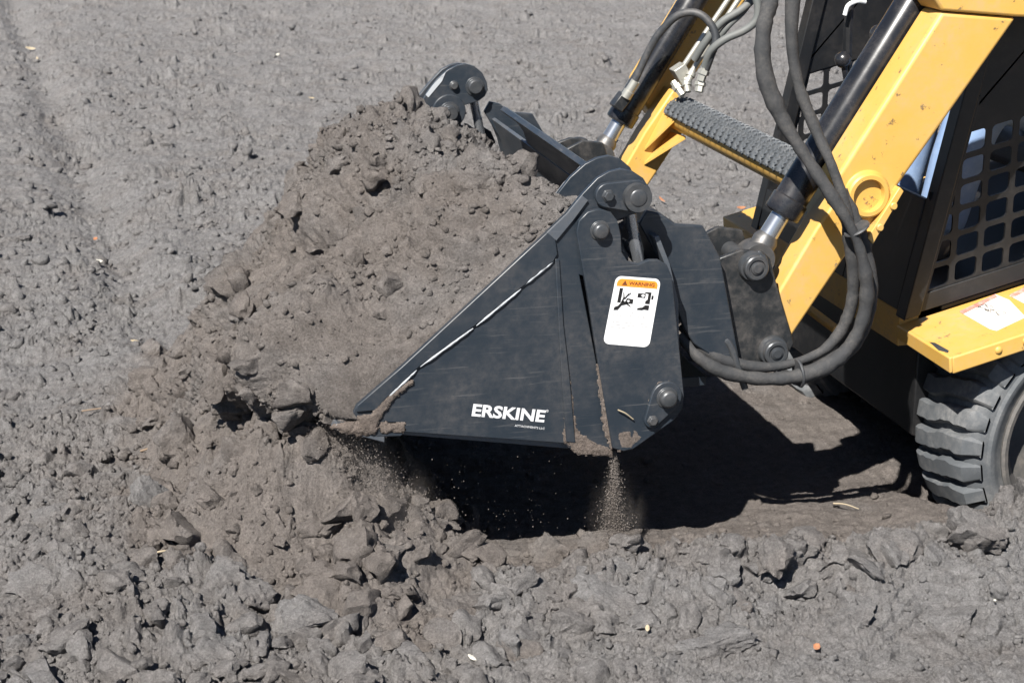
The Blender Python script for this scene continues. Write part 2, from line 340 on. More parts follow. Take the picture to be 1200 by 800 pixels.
def build_ground():
    hd = math.atan2(cd[0], cd[1])
    az = np.concatenate([np.linspace(-180, -24, 30)[:-1], np.linspace(-24, -18, 20)[:-1], np.linspace(-18, 18, 960), np.linspace(18, 24, 20)[1:], np.linspace(24, 180, 30)[1:]])
    u = np.linspace(0, 1, 1000); s0, s1 = 2.35, 14.0; e = -0.72         # rows spaced about evenly in the picture
    s = (s0**e+(s1**e-s0**e)*u)**(1/e)
    s = np.concatenate([np.linspace(0.05, s0, 26)[:-1], s, np.geomspace(s1, 400, 40)[1:]])
    A, D = np.meshgrid(np.radians(az)+hd, s)
    x = (CAM[0]+np.sin(A)*D); y = (CAM[1]+np.cos(A)*D)
    z, fr = ground_height(x.ravel(), y.ravel())
    far = sstep(14, 40, D.ravel()); z = z*(1-far)
    V = np.stack([x.ravel(), y.ravel(), z], 1); n, m = A.shape[1], A.shape[0]
    i = (np.arange(m-1)[:, None]*n+np.arange(n-1)[None, :]).ravel()
    F = np.stack([i, i+1, i+n+1, i+n], 1)
    o = np_mesh('ground', V, F, 'soil', {'fresh': fr})
    tag(o, 'dry grey tilled soil field with a freshly cut trench', kind='structure'); return o
build_ground()

# lumps
def ico(sub):
    bm = bmesh.new(); bmesh.ops.create_icosphere(bm, subdivisions=sub, radius=1.0)
    V = np.array([v.co[:] for v in bm.verts], np.float32); F = np.array([[v.index for v in f.verts] for f in bm.faces], np.int32); bm.free(); return V, F
def lump_shapes(sub, n, seed, amp=0.28):
    V, F = ico(sub); rs = np.random.RandomState(seed); out = []
    for k in range(n):
        v = V.copy()
        for c in range(rs.randint(5, 10)):                      # broken faces
            d = rs.normal(size=3); d /= np.linalg.norm(d); t = rs.uniform(0.35, 0.75); q = v@d; v = v-np.outer(np.maximum(q-t, 0), d)*0.92
        nz = noise2(v[:, 0]*1.7+v[:, 2]+k*7, v[:, 1]*1.7-v[:, 2]*0.8, seed+k)+0.5*noise2(v[:, 0]*4+v[:, 2]*2.1+k*3, v[:, 1]*4-v[:, 2]*2.7, seed+k+50)
        if sub > 2: nz = nz+0.55*np.abs(noise2(v[:, 0]*6+v[:, 2]*3.1, v[:, 1]*6-v[:, 2]*3.7, seed+k+60))+0.30*np.abs(noise2(v[:, 0]*14+v[:, 2]*9, v[:, 1]*14-v[:, 2]*8, seed+k+61))+0.24*np.abs(noise2(v[:, 0]*27+v[:, 2]*15, v[:, 1]*27-v[:, 2]*16, seed+k+63))+0.16*noise2(v[:, 0]*31+v[:, 2]*19, v[:, 1]*31-v[:, 2]*17, seed+k+62)
        out.append((v*(1+amp*nz)[:, None]).astype(np.float32))
    return out, F
def scatter(name, pos, rad, sub, seed, fresh, m='soil', flat=(0.7, 1.05)):
    shp, F = lump_shapes(sub, 14, seed, 0.34 if sub < 2 else 0.30); rs = np.random.RandomState(seed); n = len(pos); nv = len(shp[0])
    V = np.empty((n, nv, 3), np.float32)
    for i in range(n):
        q = rs.normal(size=4); q /= np.linalg.norm(q); w, a, b, c = q
        R = np.array([[1-2*(b*b+c*c), 2*(a*b-c*w), 2*(a*c+b*w)], [2*(a*b+c*w), 1-2*(a*a+c*c), 2*(b*c-a*w)], [2*(a*c-b*w), 2*(b*c+a*w), 1-2*(a*a+b*b)]])
        s = np.array([1, rs.uniform(0.6, 1), 1.0]); v = (shp[i % 14]*s)@R.T; v[:, 2] *= rs.uniform(*flat)
        V[i] = v*rad[i]+pos[i]
    FF = (F[None]+(np.arange(n)*nv)[:, None, None]).reshape(-1, 3)
    return np_mesh(name, V.reshape(-1, 3), FF, m, {'fresh': np.repeat(fresh, nv)}, smooth=sub > 1, sharp=48 if sub > 1 else 0)
def ground_points(n, seed, keep):
    rs = np.random.RandomState(seed); out = []
    while sum(map(len, out)) < n:
        a = np.radians(rs.uniform(-19, 19, 20000))+YAW; u = rs.uniform(0, 1, 20000); s = (2.35**-0.5+(13.0**-0.5-2.35**-0.5)*u)**-2
        x, y = CAM[0]+np.sin(a)*s, CAM[1]+np.cos(a)*s
        out.append(np.stack([x, y], 1)[rs.uniform(size=20000) < keep(x, y)])
    return np.concatenate(out)[:n], rs
def keep_small(x, y):
    _, cut, crest, spill = base_height(x.astype(np.float32), y.astype(np.float32))
    left = 1-sstep(-0.3, 0.35, x); nr = 1-sstep(0.6, 1.6, y)
    return np.clip(0.22+0.6*left*nr+0.6*crest+0.9*spill, 0, 1)*(1-0.9*cut*(1-spill))
XY, rs = ground_points(19000, 5, keep_small)
z, fr = ground_height(XY[:, 0], XY[:, 1], False); rad = 0.0025+0.014*rs.uniform(size=len(XY))**4.5
rad *= np.clip(np.hypot(XY[:, 0]-CAM[0], XY[:, 1]-CAM[1])/4.0, 0.8, 1.25)
tag(scatter('soil_crumbs', np.column_stack([XY, z+rad*0.25]), rad, 1, 5, fr), 'countless small crumbs of grey soil strewn over the ground', 'soil', kind='stuff')
XY, rs = ground_points(5200, 15, lambda x, y: sstep(0.8, 2.0, y)*(0.35+0.65*sstep(-0.3, 0.3, fbm(x.astype(np.float32), y.astype(np.float32), 1.1, 2, 53))))
z, fr = ground_height(XY[:, 0], XY[:, 1], False); rad = 0.007+0.030*rs.uniform(size=len(XY))**3.2
tag(scatter('soil_grains', np.column_stack([XY, z+rad*0.05]), rad, 1, 15, fr, flat=(0.6, 1.1)), 'rough grains of dry grey soil scattered over the far field', 'soil', kind='stuff')
def keep_mid(x, y):
    _, cut, crest, spill = base_height(x.astype(np.float32), y.astype(np.float32))
    left = 1-sstep(-0.25, 0.1, x); nr = 1-sstep(0.3, 1.0, y)
    return np.clip(0.006+0.5*left*nr+1.5*crest+0.45*spill, 0, 1)*(1-sstep(0.1, 0.4, cut)*(1-spill))
XY, rs = ground_points(1150, 8, keep_mid)
z, fr = ground_height(XY[:, 0], XY[:, 1], False); rad = 0.009+0.038*rs.uniform(size=len(XY))**3
tag(scatter('soil_lumps', np.column_stack([XY, z+rad*0.12]), rad, 3, 8, fr), 'broken lumps of soil littering the tilled ground and ridge', 'soil', kind='stuff')

# ---------------------------------------------------------------- the bucket
bucket = tag(empty('combination_bucket'), 'black steel combination bucket with white lettering on its side plate', 'bucket')
TIP = P(415, 480, 0); HEEL = P(690, 532, 0)
clam_px = [(437, 512), (414, 484), (418, 475), (470, 430), (560, 347), (640, 273), (664, 250), (682, 228), (700, 209), (714, 201), (728, 198), (742, 201), (754, 209), (761, 221), (762, 233), (757, 243), (748, 250), (736, 253), (724, 258), (722, 270), (716, 300), (706, 330), (679, 322), (700, 430), (717, 534), (676, 531), (661, 519), (474, 506), (470, 511)]
rear_px = [(675, 272), (678, 258), (688, 248), (702, 244), (715, 248), (723, 258), (727, 275), (728, 295), (735, 306), (748, 309), (760, 304), (771, 304), (781, 310), (787, 324), (801, 462), (799, 478), (790, 491), (742, 525), (730, 528), (717, 524), (703, 440), (688, 345)]
clam = xz(clam_px, 0); rear = xz(rear_px, -0.014)
ear_in = xz([(668, 262), (660, 250), (668, 236), (682, 218), (700, 202), (714, 195), (728, 192), (742, 196), (754, 206), (761, 221), (762, 233), (757, 243), (748, 250), (724, 258), (716, 300), (690, 330)], 0)
def side(y):                              # build one end of the bucket; y maps distance-in to world y
    nearside = y(0) < 0.5; hinge = xz([(703, 270)], -0.02)[0]; big = xz([(745, 230)], -0.02)[0]; small = xz([(712, 229)], -0.02)[0]
    d = -1 if nearside else 1
    pl = MB().prism(clam, y(0.0), y(0.012)).build('side_plate', 'bucket_black', bucket, 0.0015)
    MB().prism(ear_in, y(0.085), y(0.097)).build('inner_ear', 'bucket_black', bucket, 0.0015)
    MB().prism(rear, y(-0.018), y(-0.006)).build('rear_plate', 'bucket_black', bucket, 0.0018)
    bar = xz([(417, 482), (418, 474), (470, 429), (560, 346), (640, 272), (650, 278), (653, 297), (648, 306), (556, 381), (492, 428), (452, 466), (440, 480)], 0)
    MB().prism(bar, y(-0.0055), y(0.0)).build('edge_bar', 'bucket_black', pl, 0.002)
    rr = random.Random(4)
    for seg in ([(648, 306), (613, 334)], [(610, 338), (558, 381)], [(554, 384), (492, 429)], [(488, 433), (452, 467)]):
        (a, b), (c, e) = seg; n = max(4, int(math.hypot(c-a, e-b)/3))
        pts = [P(a+(c-a)*i/n+rr.uniform(-.15, .15), b+(e-b)*i/n+rr.uniform(-.15, .15), 0) for i in range(n+1)]
        MB().tube([(p[0], y(-0.003), p[2]) for p in pts], lambda t: 0.0030*(0.35+0.65*min(1, 6*t, 6*(1-t)))*(1+0.12*math.sin(t*19)), 8, 3).build('weld_bead', 'weld_steel', pl)
    flange = xz([(650, 303), (655, 303), (660, 380), (667, 440), (674, 518), (663, 517), (657, 430)], 0)
    MB().prism(flange, y(-0.004), y(0.0)).build('stiffener', 'bucket_black', pl, 0.0015)
    MB().prism(xz([(641, 272.5), (664, 250.5), (682, 229), (688, 234), (670, 258), (651, 281)], 0), y(-0.0062), y(-0.0002)).build('worn_edge', 'bucket_steel', pl)
    # pins and retaining straps
    strap = capsule(small, 0.0245, big, 0.0325)
    st = MB().prism(strap, y(-0.022), y(-0.008)).build('pin_strap', 'bucket_black', bucket, 0.002)
    def bolt(c, r, h, y0, par, hexa=True, nm='bolt', mt='bolt_steel'):
        MB().lathe((c[0], y(y0), c[1]), (0, d, 0), [(r*1.22, 0), (r*1.22, 0.003), (r, 0.0035), (r, h*0.7), (r*0.93, h*0.86), (r*0.75, h*0.98), (r*0.70, h)] if not hexa else [(r*1.3, 0), (r*1.3, 0.003), (r*1.02, 0.0032), (r*1.02, h*0.8), (r*0.9, h)], 28 if not hexa else 6, 0.3).build(nm, mt, par, 0.001)
    def inner_bolt(c, r, h, y0):
        MB().lathe((c[0], y(y0), c[1]), (0, -d, 0), [(r*1.3, 0), (r*1.3, 0.003), (r, 0.0035), (r, h*0.8), (r*0.85, h)], 24).build('pin_end', 'bolt_steel', bucket, 0.001)
    MB().lathe((hinge[0], y(0.097), hinge[1]), (0, -d, 0), [(0.046, 0), (0.046, 0.006), (0.044, 0.008)], 36).build('hinge_boss', 'bucket_black', bucket)
    inner_bolt(hinge, 0.021, 0.020, 0.105); inner_bolt(big, 0.020, 0.018, 0.097); inner_bolt(small, 0.010, 0.012, 0.097)
    MB().prism(xz([(676, 226), (696, 206), (690, 220), (668, 246), (664, 242)], 0), y(0.097), y(0.099)).build('wear_strip', 'weld_steel', bucket)
    bolt(big, 0.0205, 0.020, -0.022, st, False, 'pin_head'); bolt(small, 0.0105, 0.012, -0.022, st)
    lo_c, lo_s = xz([(780, 464)], -0.02)[0], xz([(763, 491)], -0.02)[0]
    st2 = MB().prism(capsule(lo_s, 0.0165, lo_c, 0.033), y(-0.028), y(-0.018)).build('pin_strap', 'bucket_black', bucket, 0.002)
    bolt(lo_c, 0.0185, 0.020, -0.028, st2, False, 'pin_head'); bolt(lo_s, 0.0095, 0.010, -0.028, st2)
    bolt(hinge, 0.0165, 0.018, -0.018, bucket, False, 'hinge_pin')
    MB().lathe((hinge[0], y(0.14), hinge[1]), (0, d, 0), [(0.016, 0), (0.016, 0.15)], 20).build('hinge_shaft', 'bolt_steel', bucket)
    # opening cylinder
    a, b = Vector((big[0], y(0.045), big[1])), Vector((*[v for v in (P(752, 330, 0.045)[0],)], y(0.045), P(752, 330, 0.045)[2]))
    ax = (b-a).normalized(); Lr = (b-a).length
    cyl = MB().lathe(b-ax*0.01, ax, [(0.026, 0), (0.03, 0.004), (0.03, 0.02), (0.027, 0.022), (0.027, 0.20), (0.02, 0.205)], 24).build('clam_cylinder', 'gloss_black', bucket)
    MB().lathe(a, ax, [(0.0125, 0.0), (0.0125, Lr)], 24).build('cylinder_rod', 'chrome', cyl)
    MB().lathe(a-Vector((0, 0.03*d*-1, 0)), (0, -d, 0), [(0.028, -0.055), (0.028, 0.0)], 24).build('rod_eye', 'bolt_steel', cyl)
    # hitch side behind the bucket
    hit = xz([(757, 246), (772, 249), (790, 262), (823, 264), (843, 300), (868, 432), (838, 420), (812, 402), (801, 385), (770, 300), (748, 262)], 0.06)
    MB().prism(hit, y(0.055), y(0.068)).build('hitch_plate', 'bucket_black', bucket, 0.003)
    return pl
near_plate = side(lambda v: v)
side(my)
# sheets across the width
bt = [(TIP[0]-0.01, TIP[2]-0.040), (TIP[0]+0.02, TIP[2]-0.052), (HEEL[0], HEEL[2]+0.004), (HEEL[0]+0.002, HEEL[2]+0.018), (TIP[0]+0.02, TIP[2]-0.034), (TIP[0]-0.01, TIP[2]-0.034)]
MB().prism(bt, 0.014, 1.486).build('floor_plate', 'bucket_steel', bucket, 0.001)
lip = [(TIP[0]-0.045, TIP[2]-0.036), (TIP[0]+0.06, TIP[2]-0.075), (TIP[0]+0.06, TIP[2]-0.058), (TIP[0]-0.035, TIP[2]-0.026)]
MB().prism(lip, 0.0005, 1.4995).build('cutting_edge', 'bucket_steel', bucket, 0.002)
def sheet(name, prof, y0, y1, th, m, par=bucket):
    n = len(prof); out = []
    for i, (x, z) in enumerate(prof):
        a = prof[max(i-1, 0)]; b = prof[min(i+1, n-1)]; tx, tz = b[0]-a[0], b[1]-a[1]; l = math.hypot(tx, tz); out.append((x+th*tz/l, z-th*tx/l))
    return MB().prism(list(prof)+out[::-1], y0, y1).build(name, m, par, 0.001)
sheet('back_sheet', [(0.16, 0.200), (0.24, 0.208), (0.30, 0.245), (0.335, 0.31), (0.350, 0.40), (0.345, 0.50), (0.325, 0.58), (0.30, 0.64)], 0.02, 1.48, 0.010, 'bucket_steel')
tA, tB = P(703, 207, 0.16), P(592, 134, 1.02); top = ((tA[0]+tB[0])/2, (tA[2]+tB[2])/2)
bd = sheet('spill_guard', [(0.297, 0.645), (0.285, 0.68), (0.262, 0.71), (top[0], top[1])], 0.15, 1.03, 0.009, 'bucket_steel')
MB().prism([(top[0]-0.003, top[1]+0.001), (top[0]+0.006, top[1]+0.010), (top[0]+0.016, top[1]+0.005), (top[0]+0.008, top[1]-0.010)], 0.14, 1.04).build('top_flange', 'bucket_black', bd, 0.001)
MB().box((0.42, 0.75, 0.45), (0.10, 1.30, 0.022)).build('hitch_rail', 'bucket_black', bucket, 0.002)
MB().box((0.40, 0.75, 0.30), (0.10, 1.30, 0.022)).build('hitch_rail', 'bucket_black', bucket, 0.002)

# lettering and warning decal
def text(name, body, size, p, xd, m, parent, bold=0.0, y=0.0006, align='LEFT', stretch=1.0):
    cu_ = bpy.data.curves.new(name, 'FONT'); cu_.body = body; cu_.size = size; cu_.offset = bold; cu_.extrude = 0.00015; cu_.align_x = align; cu_.resolution_u = 3
    ob = bpy.data.objects.new(name, cu_); COL.objects.link(ob); bpy.context.view_layer.update()
    me = bpy.data.meshes.new_from_object(ob.evaluated_get(bpy.context.evaluated_depsgraph_get())); bpy.data.objects.remove(ob)
    x = Vector(xd).normalized(); n = Vector((0, -1, 0)); z = n.cross(x)
    R = Matrix(((x.x*stretch, z.x, n.x, p[0]), (x.y*stretch, z.y, n.y, y), (x.z*stretch, z.z, n.z, p[2]), (0, 0, 0, 1)))
    me.transform(R); me.materials.clear(); me.materials.append(M[m]); me.name = name
    o = bpy.data.objects.new(name, me); COL.objects.link(o); o.parent = parent; return o
def fit_text(o, w, p, xd):               # scale a text mesh along its baseline to the wanted width
    x = Vector(xd).normalized(); ds = [(Vector(v.co)-Vector((p[0], v.co.y, p[2]))).dot(x) for v in o.data.vertices]; L = max(ds)-min(ds); m0 = min(ds)
    for v, dd in zip(o.data.vertices, ds): v.co += x*((dd-m0)*(w/L)-dd)
p0, p1 = P(552.5, 486.5, 0), P(637.5, 494.0, 0); xd = Vector(p1)-Vector(p0)
o = text('lettering', 'ERSKINE', 0.0345, p0, xd, 'lettering', near_plate, 0.0011, -0.0004); fit_text(o, xd.length, p0, xd)
q0, q1 = P(603, 499.5, 0), P(638, 503, 0); o = text('lettering', 'ATTACHMENTS LLC', 0.0062, q0, Vector(q1)-Vector(q0), 'lettering', near_plate, 0.0, -0.0004); fit_text(o, (Vector(q1)-Vector(q0)).length, q0, Vector(q1)-Vector(q0))
q0 = P(639.5, 482.5, 0); text('registered_mark', '®', 0.0075, q0, xd, 'lettering', near_plate, 0.0, -0.0004)
YD = -0.018
cTL, cTR, cBR, cBL = [Vector(P(a, b, YD)) for a, b in ((722.0, 323.0), (774.5, 327.0), (760.5, 407.0), (706.5, 402.5))]
def D(u, v): return cBL*(1-u)*(1-v)+cBR*u*(1-v)+cTR*u*v+cTL*(1-u)*v
def dec(name, poly, layer, m, parent):
    pts = [D(u, v) for u, v in poly]; yy = YD-0.0004*layer
    return MB().prism([(p.x, p.z) for p in pts], yy, yy+0.0003).build(name, m, parent, smooth=0)
def rrect(u0, v0, u1, v1, ru, rv, n=6, corners=(1, 1, 1, 1)):
    o = []
    for k, (cu_, cv_, a) in enumerate(((u1-ru, v1-rv, 0), (u0+ru, v1-rv, 90), (u0+ru, v0+rv, 180), (u1-ru, v0+rv, 270))):
        if corners[k]: o += [(cu_+ru*math.cos(math.radians(a+90*i/n)), cv_+rv*math.sin(math.radians(a+90*i/n))) for i in range(n+1)]
        else: o.append(((u1, v1), (u0, v1), (u0, v0), (u1, v0))[k])
    return o
rear_near = [c for c in bucket.children if c.name.startswith('rear_plate')][0]
dk = dec('warning_decal', rrect(0, 0, 1, 1, 0.13, 0.085), 1, 'decal_white', rear_near); dk['label'] = 'white and orange warning decal'
# the decal's printed marks are joined per colour
def marks(polys, layer, m, name='decal_print'):
    mb = MB(); yy = YD-0.0004*layer
    for poly in polys: mb.prism([(D(u, v).x, D(u, v).z) for u, v in poly], yy, yy+0.0003)
    o = mb.build(name, m, rear_near, smooth=0); return o
marks([rrect(0.05, 0.855, 0.95, 0.965, 0.10, 0.065, corners=(1, 1, 0, 0))], 2, 'decal_orange')
def ln(u0, v0, u1, v1, w): 
    dx, dy = u1-u0, (v1-v0)*1.5; l = math.hypot(dx, dy); nx, ny = -dy/l*w/2, dx/l*w/2/1.5
    return [(u0+nx, v0+ny), (u1+nx, v1+ny), (u1-nx, v1-ny), (u0-nx, v0-ny)]
marks([ln(0.05, 0.12, 0.05, 0.855, 0.006), ln(0.95, 0.12, 0.95, 0.855, 0.006), ln(0.05, 0.48, 0.95, 0.48, 0.010), ln(0.5, 0.48, 0.5, 0.855, 0.010), ln(0.14, 0.045, 0.86, 0.045, 0.006)], 2, 'decal_grey')
marks([[(0.16, 0.875), (0.28, 0.875), (0.22, 0.945)]], 3, 'decal_brown')
marks([ # crushed hand
    [(0.13, 0.62), (0.20, 0.62), (0.20, 0.83), (0.13, 0.83)],
    [(0.08, 0.505), (0.17, 0.51), (0.24, 0.58), (0.34, 0.60), (0.44, 0.565), (0.43, 0.585), (0.33, 0.63), (0.25, 0.65), (0.16, 0.57), (0.09, 0.55)],
    [(0.21, 0.62), (0.26, 0.63), (0.27, 0.70), (0.24, 0.77), (0.225, 0.77), (0.245, 0.70)], [(0.26, 0.68), (0.285, 0.67), (0.36, 0.75), (0.345, 0.765)], [(0.29, 0.705), (0.305, 0.70), (0.40, 0.765), (0.385, 0.775)],
    [(0.30, 0.64), (0.33, 0.615), (0.47, 0.615), (0.47, 0.68), (0.33, 0.69)],
    # crushed foot
    [(0.55, 0.715), (0.72, 0.715), (0.72, 0.775), (0.55, 0.775)], [(0.74, 0.63), (0.84, 0.63), (0.84, 0.80), (0.70, 0.80), (0.70, 0.785), (0.78, 0.775), (0.78, 0.69), (0.74, 0.67)],
    [(0.86, 0.70), (0.90, 0.70), (0.90, 0.755), (0.86, 0.755)], [(0.58, 0.535), (0.70, 0.535), (0.74, 0.545), (0.84, 0.54), (0.84, 0.61), (0.75, 0.61), (0.70, 0.575), (0.60, 0.56)]], 3, 'decal_black')
marks([[(0.335, 0.652), (0.37, 0.668), (0.40, 0.652), (0.37, 0.632)]], 4, 'decal_white')
marks([[(0.62, 0.745), (0.67, 0.765), (0.71, 0.745), (0.67, 0.722)]], 4, 'decal_white')
rr = random.Random(3); lines = []
for v in (0.335, 0.295, 0.255):
    u = 0.10
    while u < (0.90 if v > 0.26 else 0.55):
        w = rr.uniform(0.03, 0.11); lines.append(ln(u, v, min(u+w, 0.92), v, 0.016)); u += w+0.03
marks(lines, 2, 'decal_grey', 'decal_small_print')
a_, b_ = D(0.31, 0.885), D(0.88, 0.885)
o = text('decal_lettering', 'WARNING', 0.0098, a_, b_-a_, 'decal_brown', rear_near, 0.0002, YD-0.0011); fit_text(o, (b_-a_).length, a_, b_-a_)
a_, b_ = D(0.09, 0.42), D(0.92, 0.42)
o = text('decal_lettering', 'AVOID INJURY OR DEATH', 0.0058, a_, b_-a_, 'decal_grey', rear_near, 0.0, YD-0.0007); fit_text(o, (b_-a_).length, a_, b_-a_)

# soil caked on the near side plate
def cake(px, Y, th, seed, parent, name='caked_soil', dens=1.0):
    poly = np.array(px, float); st = 1.3; x0, y0 = poly.min(0)-4; x1, y1 = poly.max(0)+4
    gx, gy = np.meshgrid(np.arange(x0, x1, st), np.arange(y0, y1, st)); X, Yp = gx.ravel(), gy.ravel()
    ins = np.zeros(X.shape, bool); dist = np.full(X.shape, 1e9); j = len(poly)-1
    for i in range(len(poly)):
        (ax, ay), (bx, by) = poly[i], poly[j]
        with np.errstate(divide='ignore', invalid='ignore'): c = ((ay > Yp) != (by > Yp)) & (X < (bx-ax)*(Yp-ay)/(by-ay)+ax)
        ins ^= c; l2 = (bx-ax)**2+(by-ay)**2+1e-9; tt = np.clip(((X-ax)*(bx-ax)+(Yp-ay)*(by-ay))/l2, 0, 1)
        dist = np.minimum(dist, np.hypot(X-ax-tt*(bx-ax), Yp-ay-tt*(by-ay))); j = i
    sd = np.where(ins, dist, -dist)+1.6*fbm(X.astype(np.float32), Yp.astype(np.float32), 0.16, 3, seed)
    h = th*sstep(0, 6, sd)*(0.55+0.5*fbm(X.astype(np.float32), Yp.astype(np.float32), 0.11, 4, seed+5))+th*0.15*sstep(0, 1, sd)
    h = np.where(sd > 0, np.maximum(h, 0.0004), -0.002)
    V = np.array([P(a, b, Y) for a, b in zip(X, Yp)]); V[:, 1] = Y-h
    n = gx.shape[1]; m = gx.shape[0]; ii = (np.arange(m-1)[:, None]*n+np.arange(n-1)[None, :]).ravel(); F = np.stack([ii, ii+1, ii+n+1, ii+n], 1)
    F = F[(sd[F] > -0.3).any(1)]; used = np.unique(F); mp = np.zeros(len(V), int); mp[used] = np.arange(len(used))
    o = np_mesh(name, V[used], mp[F], 'soil_cake', {'fresh': np.full(len(used), 0.9)}); o.parent = parent
cake([(660, 428), (666, 428), (672, 470), (676, 505), (700, 520), (716, 526), (718, 535), (678, 532), (660, 517), (663, 480)], -0.001, 0.0028, 31, near_plate)
cake([(700, 428), (706, 428), (714, 470), (722, 512), (716, 526), (708, 500)], -0.012, 0.003, 32, near_plate)
cake([(420, 488), (434, 486), (446, 473), (470, 454), (486, 444), (484, 449), (462, 466), (446, 488), (438, 509), (424, 504)], -0.006, 0.0018, 33, near_plate)
cake([(388, 500), (404, 495), (424, 494), (446, 499), (440, 510), (424, 511), (402, 507)], -0.0005, 0.006, 38, near_plate)
cake([(448, 496), (474, 496), (474, 506), (445, 508)], -0.002, 0.003, 34, near_plate)
cake([(720, 505), (745, 500), (755, 512), (740, 526), (726, 528)], -0.0175, 0.0012, 35, rear_near, dens=1.0)
cake([(760, 470), (770, 448), (785, 446), (795, 455), (790, 450), (775, 452), (764, 478)], -0.018, 0.004, 36, rear_near)
# ---------------------------------------------------------------- the soil heaped in the bucket
def build_load():
    near = [(-.27, .30), (-.36, .305), (-.43, .325), (-.46, .365), (-.468, .425), (-.435, .48), (-.36, .495), (-.26, .495), (-.15, .54), (-.03, .62), (.07, .675), (.13, .67), (.19, .62), (.24, .56), (.29, .50)]
    mid = [(-.33, .10), (-.48, .10), (-.62, .08), (-.62, .14), (-.555, .245), (-.47, .375), (-.385, .505), (-.30, .615), (-.22, .70), (-.13, .755), (-.03, .745), (.07, .675), (.16, .595), (.23, .535), (.29, .47)]
    far = [(-.33, .10), (-.40, .11), (-.50, .08), (-.495, .12), (-.44, .235), (-.38, .335), (-.30, .405), (-.22, .465), (-.14, .53), (-.06, .58), (.02, .59), (.09, .60), (.16, .605), (.23, .605), (.29, .57)]
    nt_, ny_ = 520, 500
    def dense(p):
        p = np.array(p); q = np.vstack([2*p[0]-p[1], p, 2*p[-1]-p[-2]]); o = []
        for t in np.linspace(0, len(p)-1-1e-6, nt_):
            i = int(t); f = t-i; a, b, c, d = q[i], q[i+1], q[i+2], q[i+3]
            o.append(0.5*((2*b)+(c-a)*f+(2*a-5*b+4*c-d)*f*f+(3*b-a-3*c+d)*f**3))
        return np.array(o)
    N, Mi, Fa = dense(near), dense(mid), dense(far)
    y = np.linspace(0.0, 1.0, ny_); y = 0.014+1.472*(y**1.35)
    T = np.linspace(0, 1, nt_)
    Y, TT = np.meshgrid(y, T, indexing='ij')
    wy = Y+0.05*fbm(Y.ravel(), TT.ravel(), 3.0, 2, 201).reshape(Y.shape)
    a = sstep(0.06, 0.62, wy)[..., None]; b = sstep(0.92, 1.40, wy)[..., None]
    Q = N[None]*(1-a)+(Mi[None]*(1-b)+Fa[None]*b)*a
    # rows near the plate wrap round so the overhang has an end face
    rim = dense([(-.27, .30), (-.29, .305), (-.305, .31), (-.31, .32), (-.31, .335), (-.30, .345), (-.27, .36), (-.22, .395), (-.14, .46), (-.02, .562), (.07, .640), (.13, .675), (.19, .655), (.24, .61), (.29, .54)])
    tt_ = np.clip((Y-0.014)/0.075, 0, 1); wr_ = np.sqrt(np.clip(1-(1-tt_)**2, 0, 1))[..., None]
    Q = rim[None]*(1-wr_)+Q*wr_
    dQ = np.gradient(Q, axis=1); n = np.stack([-dQ[..., 1], dQ[..., 0]], -1); n /= np.linalg.norm(n, axis=-1, keepdims=True)+1e-9
    # arc length coordinate down the slope
    s = np.cumsum(np.linalg.norm(dQ, axis=-1), axis=1)
    u, v = s.ravel().astype(np.float32), Y.ravel().astype(np.float32)
    slide = sstep(0.05, 0.35, TT.ravel())*(1-sstep(0.50, 0.72, TT.ravel()+0.10*fbm(u, v, 3.2, 2, 203)))
    slide *= np.maximum(sstep(0.0, 0.4, 0.02+fbm(u*0.6, v, 2.6, 2, 207)), 0.9*(1-sstep(0.30, 0.36, v)))               # smooth faces where soil has slid
    rgh = 1-0.68*slide
    # the near block stands proud of the slope behind it, which has slipped away along a crooked scarp
    sc = fbm(u, v, 4.0, 4, 211); front = sstep(0.10, 0.24, TT.ravel())*(1-sstep(0.62, 0.82, TT.ravel()))
    h = 0.075*front*(1-sstep(-0.012, 0.012, v-0.34+0.09*sc-0.16*(TT.ravel()-0.4)))*sstep(0.03, 0.12, v)
    h -= 0.075*front*np.exp(-((v-0.50+0.05*sc)/0.13)**2)
    sc2 = fbm(u, v, 3.4, 4, 213); h += 0.035*sstep(-0.01, 0.02, TT.ravel()-0.66+0.08*sc2)*(1-sstep(0.85, 0.95, TT.ravel()))
    h -= 0.022*np.exp(-(fbm(u, v, 4.5, 3, 243)/0.05)**2)*(0.3+0.7*sstep(-0.1, 0.3, fbm(u, v, 2.0, 2, 245)))
    h += 0.030*fbm(u, v, 3.2, 3, 221)+0.016*fbm(u, v, 9, 3, 225)+0.012*slide*fbm(u*0.55, v*2.2, 15, 3, 227)
    h += 0.060*np.abs(noise2(u*5.2, v*5.2, 229))*(0.4+0.6*rgh)-0.01
    lum = np.maximum(clods(u, v, 0.17, 230, 0.50, hr=0.70), clods(u, v, 0.10, 231, 0.45, hr=0.75))
    h += rgh*(np.maximum(lum, 0.9*clods(u, v, 0.052, 232, 0.55, hr=0.95, facet=0.95))+0.95*clods(u, v, 0.026, 233, 0.7, hr=1.1, facet=0.95))+clods(u, v, 0.013, 234, 0.7, hr=1.0)*(0.3+0.7*rgh)+0.8*clods(u, v, 0.0075, 236, 0.7, hr=1.0)
    h += 0.0035*fbm(u, v, 45, 3, 235)+rgh*(0.016*np.abs(noise2(u*17, v*17, 236))+0.010*np.abs(noise2(u*37, v*37, 237)))+(0.3+0.7*rgh)*0.006*np.abs(noise2(u*80, v*80, 238))
    h -= 0.03
    edge = sstep(0.0, 0.05, v-0.014)
    edge = edge*(1-0.8*sstep(1.40, 1.48, v))
    off = (h*edge).reshape(Y.shape)[..., None]; Q = Q+n*off
